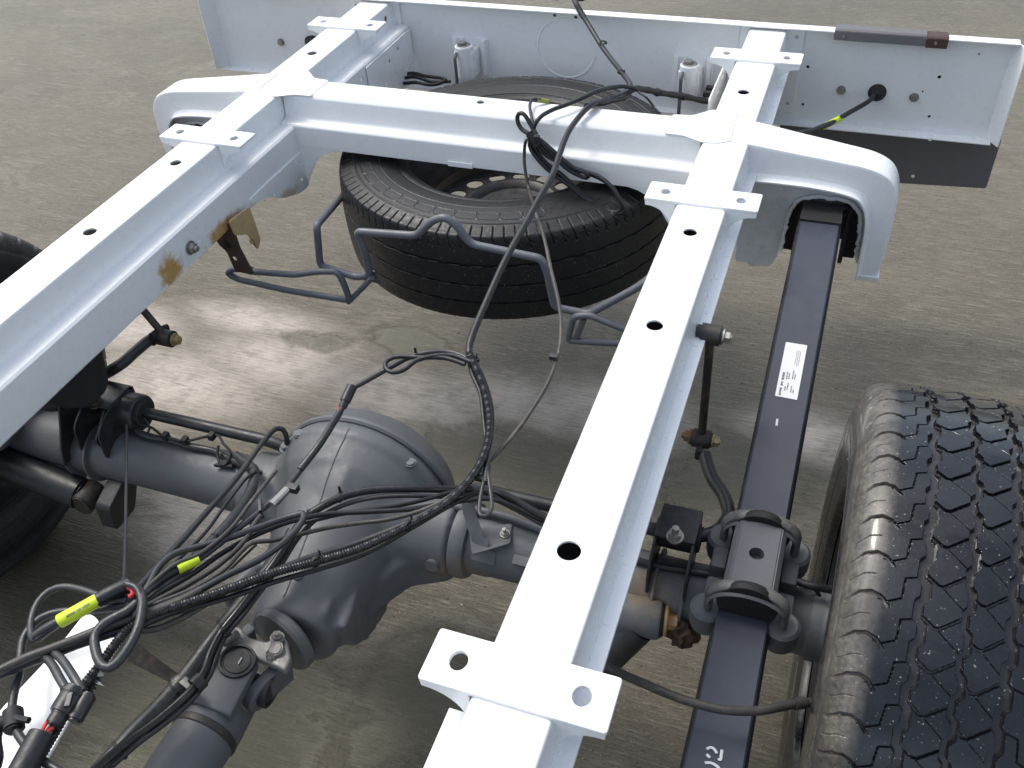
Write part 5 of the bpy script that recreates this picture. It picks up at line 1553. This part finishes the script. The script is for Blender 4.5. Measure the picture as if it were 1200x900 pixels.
h2 = wire('large shiny black hose from behind the right rail crossing the differential below the conduit',
          [(0.393,0.2285,0.42),(0.356,0.2292,0.43),(0.3178,0.233,0.44),(0.278,0.2398,0.45),(0.2454,0.2277,0.465),(0.204,0.2059,0.475),(0.1658,0.1804,0.49),(0.125,0.16,0.497),(0.0924,0.1362,0.5),(0.0736,0.1114,0.502),(0.0605,0.0923,0.5),(0.056,0.0727,0.5),(0.0543,0.0512,0.495),(0.0484,0.0244,0.485),(0.0406,-0.0094,0.475),(0.0274,-0.0455,0.46),(0.0201,-0.0795,0.455),(0.0214,-0.1084,0.45),(0.0278,-0.1272,0.45),(0.029,-0.1506,0.45),(0.0215,-0.1794,0.45),(0.0103,-0.2053,0.45),(-0.0025,-0.2279,0.45),(-0.0131,-0.2525,0.45),(-0.0235,-0.2835,0.45)],
          0.0054, 'conduit', cat='hose', name='hose', n=14)
tie(h2, (0.086,0.1311,0.5), (1, .3, 0), 0.0058); tie(h2, (0.0605,0.0923,0.5), (1, .6, 0), 0.0058); tie(h2, (0.0229,-0.0761,0.455), (-.5, -1, 0), 0.0058)
wire('thinner black cable riding beside the shiny hose over the differential',
     [(0.3774,0.2191,0.42),(0.3319,0.2264,0.425),(0.2944,0.2276,0.44),(0.2586,0.2244,0.455),(0.2186,0.2002,0.47),(0.1797,0.1762,0.485),(0.1379,0.1575,0.49),(0.1039,0.1359,0.492),(0.0789,0.1096,0.492),(0.0649,0.0871,0.49),(0.0568,0.0604,0.485),(0.0511,0.0262,0.475),(0.0425,-0.0107,0.465),(0.0333,-0.0494,0.455),(0.0252,-0.0821,0.45),(0.0281,-0.108,0.445),(0.034,-0.1281,0.445),(0.0344,-0.1539,0.445),(0.0277,-0.1824,0.445),(0.0164,-0.2082,0.445),(0.0041,-0.2316,0.445),(-0.008,-0.2617,0.445)], 0.0032, 'black')
wire('matt black cable running right from the differential towards the axle clip',
     [(0.0654,0.0669,0.515),(0.099,0.0916,0.512),(0.1572,0.1337,0.5),(0.1927,0.1753,0.485),(0.2172,0.2049,0.475),(0.246,0.2262,0.465),(0.2923,0.2335,0.44),(0.3418,0.2337,0.42),(0.3781,0.2364,0.4)], 0.0030, 'cable')
cp = thing('cable_clip_strap', (0.2379,0.2144,0.41), 'folded steel strap clip standing on the axle tube to the right of the differential', 'clip')
part('strap', tube(smooth_path([(0.233,0.223,0.45),(0.2333,0.2154,0.435),(0.2407,0.2064,0.42),(0.251,0.1941,0.41),(0.2582,0.1871,0.402),(0.2716,0.185,0.4)], 0.004), 0.006, 10, flat=(0.0105, 0.0015)), M['axle'], cp)
part('rubber_band', tube(smooth_path([(0.231,0.2104,0.47),(0.2341,0.2198,0.475),(0.2417,0.2218,0.47),(0.2457,0.2126,0.46),(0.2374,0.2099,0.455)], 0.003), 0.002, 8), M['dullblack'], cp)
wire('grey metal pipe lying behind the axle tube right of the differential',
     [(0.1856,0.2322,0.41),(0.2361,0.2383,0.405),(0.2879,0.2399,0.402),(0.3409,0.2347,0.4),(0.4172,0.2293,0.4)], 0.0060, 'axle', cat='pipe', name='brake_pipe', group=None)
big = wire('fat dusty grey hose sloping down beside the drive shaft',
           [(0.0369,0.0823,0.47),(0.0297,0.043,0.455),(0.0184,0.0009,0.44),(0.005,-0.0402,0.43),(-0.0065,-0.0807,0.42),(-0.0144,-0.1212,0.41),(-0.0266,-0.1629,0.4),(-0.0435,-0.1966,0.39),(-0.059,-0.2392,0.38),(-0.0748,-0.2795,0.37)], 0.0105, 'cablegrey', cat='hose', name='hose', n=18, rf=lambda i, s: 1 + 0.05 * (math.sin(s * 31) > 0.85))
for q in [(0.0017,-0.0566,0.427),(-0.0205,-0.1422,0.405),(-0.051,-0.2225,0.385)]:
    tie(big, q, (-.5, -1, -.2), 0.0108)
arm = thing('support_arm', (-0.0614,-0.1234,0.4), 'flat dark bracket arm holding the fat grey hose in front of the drive shaft', 'bracket arm')
part('arm', quad_slab([(-0.084,-0.1278,0.45),(-0.0796,-0.1201,0.45),(-0.0245,-0.1237,0.405),(-0.0051,-0.1305,0.4),(-0.0089,-0.1379,0.4),(-0.0253,-0.1364,0.403),(-0.0775,-0.1417,0.44)], 0.003), M['blackrust'], arm, sharp=30)
part('clamp', join([lathe([(0.0108, -0.005), (0.0135, -0.005), (0.0135, 0.005), (0.0108, 0.005)], (-0.0192,-0.1332,0.405), (-.5, -1, -.2), 24, closed=True),
     lathe([(0.004, -0.006), (0.011, -0.006), (0.011, 0.006), (0.004, 0.006)], (0.0297,-0.1445,0.45), (-.3, -1, 0), 24, closed=True), box((0.0051,-0.1403,0.425), (0.022, 0.012, 0.010), 0.002, Matrix.Rotation(-0.3, 4, 'Z'))]), M['black'], arm)

# ---- strands converging on the lower left knot
wire('matt grey cable doubling back at a sharp loop left of the conduit above the differential',
     [(-0.0107,-0.1518,0.588),(-0.0126,-0.1168,0.585),(-0.02,-0.0866,0.58),(-0.0165,-0.0621,0.575),(0.0027,-0.0401,0.57),(0.0196,-0.0187,0.565),(0.0418,0.0152,0.556),(0.0616,0.0407,0.55),(0.0768,0.0525,0.55),(0.0847,0.0546,0.552),(0.0905,0.0468,0.553),(0.0923,0.0277,0.556),(0.0887,-0.0016,0.56),(0.0762,-0.0368,0.566),(0.0592,-0.066,0.572),(0.042,-0.1022,0.58),(0.0198,-0.1331,0.585),(0.0027,-0.1545,0.588)], 0.0042, 'cablegrey')
wire('brown black cable with a bare foil end passing behind the yellow taped cable',
     [(0.0362,0.0364,0.556),(0.0353,0.0218,0.556),(0.0382,-0.0026,0.556),(0.0391,-0.0328,0.56),(0.0335,-0.062,0.565),(0.0213,-0.0927,0.572),(0.0059,-0.1242,0.58),(-0.0037,-0.1474,0.585)], 0.0034, 'brakehose')
wire('light edged black cable slung low in a wide bow right of the knot',
     [(0.0069,-0.1601,0.588),(0.0085,-0.1654,0.585),(0.0151,-0.1632,0.58),(0.0256,-0.1541,0.575),(0.037,-0.1379,0.57),(0.0483,-0.1155,0.565),(0.0577,-0.0908,0.56),(0.0669,-0.0643,0.555),(0.0753,-0.0425,0.55)], 0.0036, 'brakehose')
rw = wire('short lead with red and yellow wire ends lying under the conduit',
          [(0.048,-0.0,0.545),(0.0436,-0.0164,0.545),(0.0387,-0.0393,0.545),(0.0346,-0.0589,0.545),(0.0273,-0.0777,0.55)], 0.0016, 'dullblack')
part('red_sleeve', tube([(0.0457,-0.0516,0.55),(0.0377,-0.0631,0.55)], 0.0032, 10), M['redwire'], rw)
part('yellow_sleeve', tube([(0.0483,-0.0482,0.55),(0.0464,-0.0527,0.55)], 0.0034, 10), M['tape'], rw)
up_ = wire('thin straight grey wire rising from the knot to the left anti roll bar bush',
           [(-0.3505,0.2152,0.44),(-0.2309,0.084,0.49),(-0.1378,-0.0195,0.53),(-0.0671,-0.093,0.57),(-0.0372,-0.1234,0.59)], 0.0022, 'cablegrey', wob=0.0003)
part('end_ferrule', cyl(*[Vector(p) for p in [(-0.0434,-0.1173,0.586),(-0.0326,-0.1284,0.592)]], 0.0046, n=14, bevel=0.001), M['cable'], up_)

loopA = wire('grey cable looping left of the knot and wearing the larger yellow tape label',
     [(-0.016,-0.1415,0.594),(-0.0504,-0.1459,0.592),(-0.0792,-0.1448,0.59),(-0.1023,-0.1468,0.588),(-0.1162,-0.1557,0.586),(-0.1198,-0.1709,0.584),(-0.1152,-0.1869,0.582),(-0.1044,-0.202,0.582),(-0.0898,-0.2122,0.584),(-0.0815,-0.2035,0.588),(-0.0729,-0.1923,0.592),(-0.0642,-0.1811,0.596),(-0.0518,-0.1687,0.6),(-0.042,-0.1555,0.602),(-0.0321,-0.1421,0.604),(-0.0225,-0.1317,0.602)], 0.0042, 'cablegrey', wob=0.0003)
sleeve(loopA, [(-0.0912,-0.21,0.585),(-0.0828,-0.2008,0.59),(-0.0705,-0.1885,0.594)], 0.0056, 'cablegrey', 'shrink_sleeve')
sleeve(loopA, [(-0.0697,-0.1889,0.595),(-0.0544,-0.1741,0.6),(-0.0404,-0.1569,0.603)], 0.0078, 'tape', 'yellow_tape')
sleeve(loopA, [(-0.0414,-0.1576,0.602),(-0.0306,-0.1441,0.604),(-0.0203,-0.1286,0.602)], 0.0084, 'cable', 'black_sheath')
random.seed(4)
tA, tB = [Vector(p) for p in [(-0.0593,-0.1853,0.604),(-0.0383,-0.1676,0.612)]]
lt = []
for k in range(16):
    if k in (6, 10): continue
    p = tA.lerp(tB, (k + .2) / 16)
    lt.append(box(p + Vector((0, -0.0005, 0)), (0.0012, 0.0026, 0.0004), 0, frame_from((0, -0.2, 1), tB - tA)))
part('small_print', join(lt), M['ink'], loopA, sharp=30)['kind'] = 'stuff'
part('red_core', tube(smooth_path([(-0.0185,-0.1339,0.605),(-0.0116,-0.135,0.606),(-0.0062,-0.1396,0.605),(-0.0093,-0.1426,0.603)], 0.002), 0.0028, 8), M['redwire'], loopA)
part('green_core', tube(smooth_path([(-0.0097,-0.1289,0.602),(-0.0039,-0.1312,0.601),(-0.0002,-0.1352,0.6)], 0.002), 0.0015, 8), M['greenwire'], loopA)
wire('cable passing under the yellow label and dropping through the tied clip',
     [(-0.0132,-0.1408,0.588),(-0.0391,-0.1537,0.585),(-0.0694,-0.1656,0.582),(-0.0961,-0.1772,0.58),(-0.1087,-0.1913,0.578),(-0.1093,-0.2106,0.576),(-0.0975,-0.2291,0.576),(-0.0829,-0.2481,0.576),(-0.0723,-0.2676,0.576),(-0.0579,-0.286,0.576),(-0.0414,-0.2984,0.578),(-0.0168,-0.3104,0.58),(0.0056,-0.3179,0.58),(0.036,-0.3233,0.58),(0.0633,-0.3318,0.58)], 0.0046, 'cablegrey')
wl = wire('dusty cable crossing over the white bar to the left, upper of the pair',
     [(0.0482,-0.1005,0.585),(0.0313,-0.1309,0.59),(0.0118,-0.156,0.594),(-0.0093,-0.1783,0.597),(-0.0307,-0.2,0.598),(-0.0533,-0.2201,0.598),(-0.0718,-0.2377,0.598),(-0.0872,-0.2582,0.598),(-0.1064,-0.2858,0.598)], 0.0050, 'brakehose')
wire('black cable crossing over the white bar to the left, lower of the pair',
     [(0.0303,-0.1335,0.582),(0.0106,-0.1591,0.585),(-0.0115,-0.1813,0.586),(-0.0361,-0.2058,0.588),(-0.0551,-0.2237,0.588),(-0.0752,-0.2396,0.588),(-0.0922,-0.2586,0.588),(-0.1153,-0.2825,0.588)], 0.0052, 'cable')
wire('grey cable ring hanging in front of the knot over the white bar',
     [(-0.0075,-0.1313,0.606),(0.0067,-0.1402,0.608),(0.0184,-0.1561,0.608),(0.0268,-0.1744,0.606),(0.0295,-0.1947,0.602),(0.0271,-0.2107,0.598),(0.0211,-0.2207,0.596),(0.0099,-0.2197,0.597),(-0.0037,-0.2091,0.6),(-0.014,-0.1964,0.602),(-0.0146,-0.1848,0.604),(-0.0075,-0.1729,0.606),(0.0014,-0.1611,0.606),(0.0053,-0.1485,0.606)], 0.0052, 'cablegrey', wob=0.0003)
wire('thin ring of grey cable tied round the neck of the cable bundle',
     [(-0.0167,-0.134,0.612),(-0.0054,-0.1341,0.612),(0.0057,-0.1409,0.61),(0.0146,-0.1539,0.608),(0.01,-0.1609,0.6),(-0.0006,-0.163,0.592),(-0.0135,-0.148,0.588),(-0.0155,-0.1381,0.596)], 0.0034, 'cablegrey', wob=0.0002)
wire('upper of two short grey cables dropping from the bundle into the black plug',
     [(-0.0621,-0.2264,0.592),(-0.0421,-0.2344,0.596),(-0.0232,-0.2452,0.598),(-0.007,-0.2542,0.598),(0.0041,-0.2584,0.596)], 0.0046, 'cablegrey')
wire('lower of two short grey cables dropping from the bundle into the black plug',
     [(-0.0527,-0.2205,0.594),(-0.0335,-0.2277,0.598),(-0.0129,-0.2381,0.6),(0.0032,-0.2472,0.6),(0.0138,-0.2536,0.598)], 0.0046, 'cablegrey')
plug = thing('cable_plug', (-0.0027,-0.2707,0.58), 'chunky black cable plug with red and brown wires entering a thick sheath', 'plug')
pa, pb, pc, pd_ = [Vector(p) for p in [(0.0049,-0.2504,0.598),(0.0063,-0.2795,0.595),(0.0068,-0.2918,0.592),(0.0013,-0.2892,0.596)]]
part('plug_body', join([cyl(pa, pb, 0.0125, 0.0115, n=18, bevel=0.002), cyl(pa.lerp(pb, .15), pa.lerp(pb, .3), 0.0138, n=18, bevel=0.001), cyl(pb.lerp(pa, .1), pb + (pb - pa) * 0.35, 0.0088, n=16, bevel=0.001),
     cyl(pa + Vector((.014, 0, -.004)), pb + Vector((.015, 0, -.004)), 0.0085, n=16, bevel=0.002), box(pa.lerp(pb, .5) + Vector((.006, 0, .010)), (0.006, 0.020, 0.004), 0.001, frame_from((0, 0, 1), (1, 0.5, 0)))]), M['black'], plug)
for nm, mt, pts in (('red_wire', 'redwire', [(0.0006,-0.2891,0.597),(0.0023,-0.2966,0.598),(0.0032,-0.3036,0.596)]), ('red_wire', 'redwire', [(0.0068,-0.2918,0.592),(0.0049,-0.2982,0.594),(0.0037,-0.3041,0.594)]), ('brown_wire', 'brownwire', [(0.0018,-0.2894,0.59),(0.0014,-0.2952,0.59),(0.0023,-0.3024,0.59)])):
    part(nm, tube(smooth_path(pts, 0.003), 0.0019, 8), M[mt], plug)
sa, sb_ = [Vector(p) for p in [(0.0013,-0.3001,0.592),(0.0143,-0.3875,0.585)]]
part('thick_sheath', lathe([(0.006, 0), (0.0125, 0), (0.0132, 0.002), (0.0132, (sb_ - sa).length), (0.006, (sb_ - sa).length)], sa, sb_ - sa, 28), M['cable'], plug)
part('side_button', join([cyl(*[Vector(p) for p in [(0.0013,-0.2528,0.6),(0.0124,-0.2522,0.595)]], 0.0065, n=14, bevel=0.001)]), M['dullblack'], plug)
cl = thing('tied_clip', (-0.0559,-0.2918,0.57), 'black cable clip with a serrated tie tail at the left edge over the white bar', 'clip')
q1, q2, q3, q4 = [Vector(p) for p in [(-0.0559,-0.2848,0.58),(-0.038,-0.3023,0.58),(-0.0253,-0.2913,0.588),(-0.0628,-0.3026,0.58)]]
part('clip_body', join([cyl(q1, q2, 0.0100, n=18, bevel=0.002), cyl(q4, q1.lerp(q2, .5), 0.007, n=14, bevel=0.001)]), M['dullblack'], cl)
part('tie_tail', tube([q1.lerp(q2, .5) + Vector((0, 0, .006)), q3], 0.0035, 8, rf=lambda i, s: 1.0), M['black'], cl)
wire('black cable running down out of the tied clip at the left edge',
     [(-0.0594,-0.3015,0.58),(-0.0513,-0.315,0.58),(-0.0333,-0.3323,0.58),(-0.0224,-0.3553,0.58)], 0.0058, 'cable')
cb = thing('push_clip', (0.0045,-0.2219,0.57), 'black ribbed push clip with a metal tab on the right edge of the white bar', 'clip')
pts = [Vector(p) for p in [(0.0053,-0.2176,0.585),(0.0038,-0.2295,0.58),(0.0027,-0.2431,0.575)]]
part('ribbed_stem', tube(smooth_path(pts, 0.0012), 0.0042, 10, rf=lambda i, s: 1.35 if int(s / 0.0022) % 2 else 0.7), M['black'], cb)
part('wing', quad_slab([(-0.0046,-0.2305,0.584),(0.0061,-0.2302,0.584),(0.0206,-0.2348,0.584),(0.01,-0.2351,0.584)], 0.002), M['tubegrey'], cb, sharp=30)
part('tab', quad_slab([(0.0005,-0.2215,0.592),(0.0114,-0.216,0.592),(0.0158,-0.2266,0.588),(0.0078,-0.2301,0.588)], 0.002), M['tubegrey'], cb, sharp=30)

# ---- hoses by the right wheel
bh = wire('dusty rubber brake hose bowing across the leaf spring towards the right tyre',
     [(0.464,0.0224,0.47),(0.4905,0.0076,0.475),(0.526,-0.0036,0.48),(0.5614,-0.0118,0.485),(0.5946,-0.013,0.485),(0.6264,-0.0103,0.485),(0.6571,0.0014,0.48),(0.6829,0.0168,0.475),(0.7003,0.0296,0.47)], 0.0052, 'brakehose', cat='hose', name='brake_hose', group=None)
part('hose_end', join([cyl(*[Vector(p) for p in [(0.6959,0.0259,0.472),(0.7074,0.0341,0.468)]], 0.0068, n=14, bevel=0.001), cyl(*[Vector(p) for p in [(0.7074,0.0341,0.468),(0.723,0.0416,0.462)]], 0.0055, n=14, bevel=0.001)]), M['brakehose'], bh)
wire('black sensor cable passing from the spring clamp to the inside of the right wheel',
     [(0.6726,0.2392,0.42),(0.6873,0.2338,0.42),(0.7055,0.2325,0.42),(0.724,0.2364,0.415),(0.7539,0.2411,0.41)], 0.0055, 'cable', cat='cable', group=None)
wire('thin black lead looping under the sensor cable beside the right wheel',
     [(0.6786,0.2407,0.415),(0.6954,0.2412,0.41),(0.7111,0.2396,0.4),(0.7184,0.2336,0.385)], 0.0026, 'cable', group=None)
wire('black pipe end poking out of the bar bracket near the spring clamp',
     [(0.4184,0.225,0.4),(0.4675,0.2216,0.4),(0.5036,0.2191,0.4),(0.5375,0.2236,0.4),(0.5711,0.228,0.4)], 0.0048, 'black', cat='pipe', name='brake_pipe', group=None)

wire('black strand pressed against the ribbed conduit on its way to the knot',
     [(0.2855,0.1453,0.562),(0.2609,0.1196,0.558),(0.2255,0.0804,0.545),(0.1831,0.0316,0.54),(0.14,-0.0122,0.545),(0.108,-0.0542,0.56),(0.0762,-0.0911,0.568),(0.0393,-0.1256,0.575),(0.0055,-0.1548,0.58)], 0.0032)
wire('thin dusty lead crossing the fan of cables just above the yellow tape',
     [(-0.0118,-0.1381,0.588),(-0.0105,-0.1096,0.586),(-0.0023,-0.0789,0.582),(0.0138,-0.0536,0.576),(0.0218,-0.0085,0.57),(0.0189,0.0406,0.565),(0.018,0.0811,0.56),(0.0164,0.1073,0.555)], 0.0027, 'brakehose')
wire('black lead tucked beneath the fan of cables next to the knot',
     [(-0.0104,-0.1412,0.58),(-0.0024,-0.1087,0.572),(0.0127,-0.0712,0.562),(0.0221,-0.0287,0.552),(0.0374,0.0093,0.545),(0.06,0.0477,0.535),(0.0922,0.084,0.52),(0.1384,0.1114,0.51),(0.1857,0.1392,0.5),(0.2285,0.1797,0.485),(0.2692,0.2151,0.465),(0.3192,0.2282,0.435),(0.3748,0.2278,0.42)], 0.0034, 'cable')
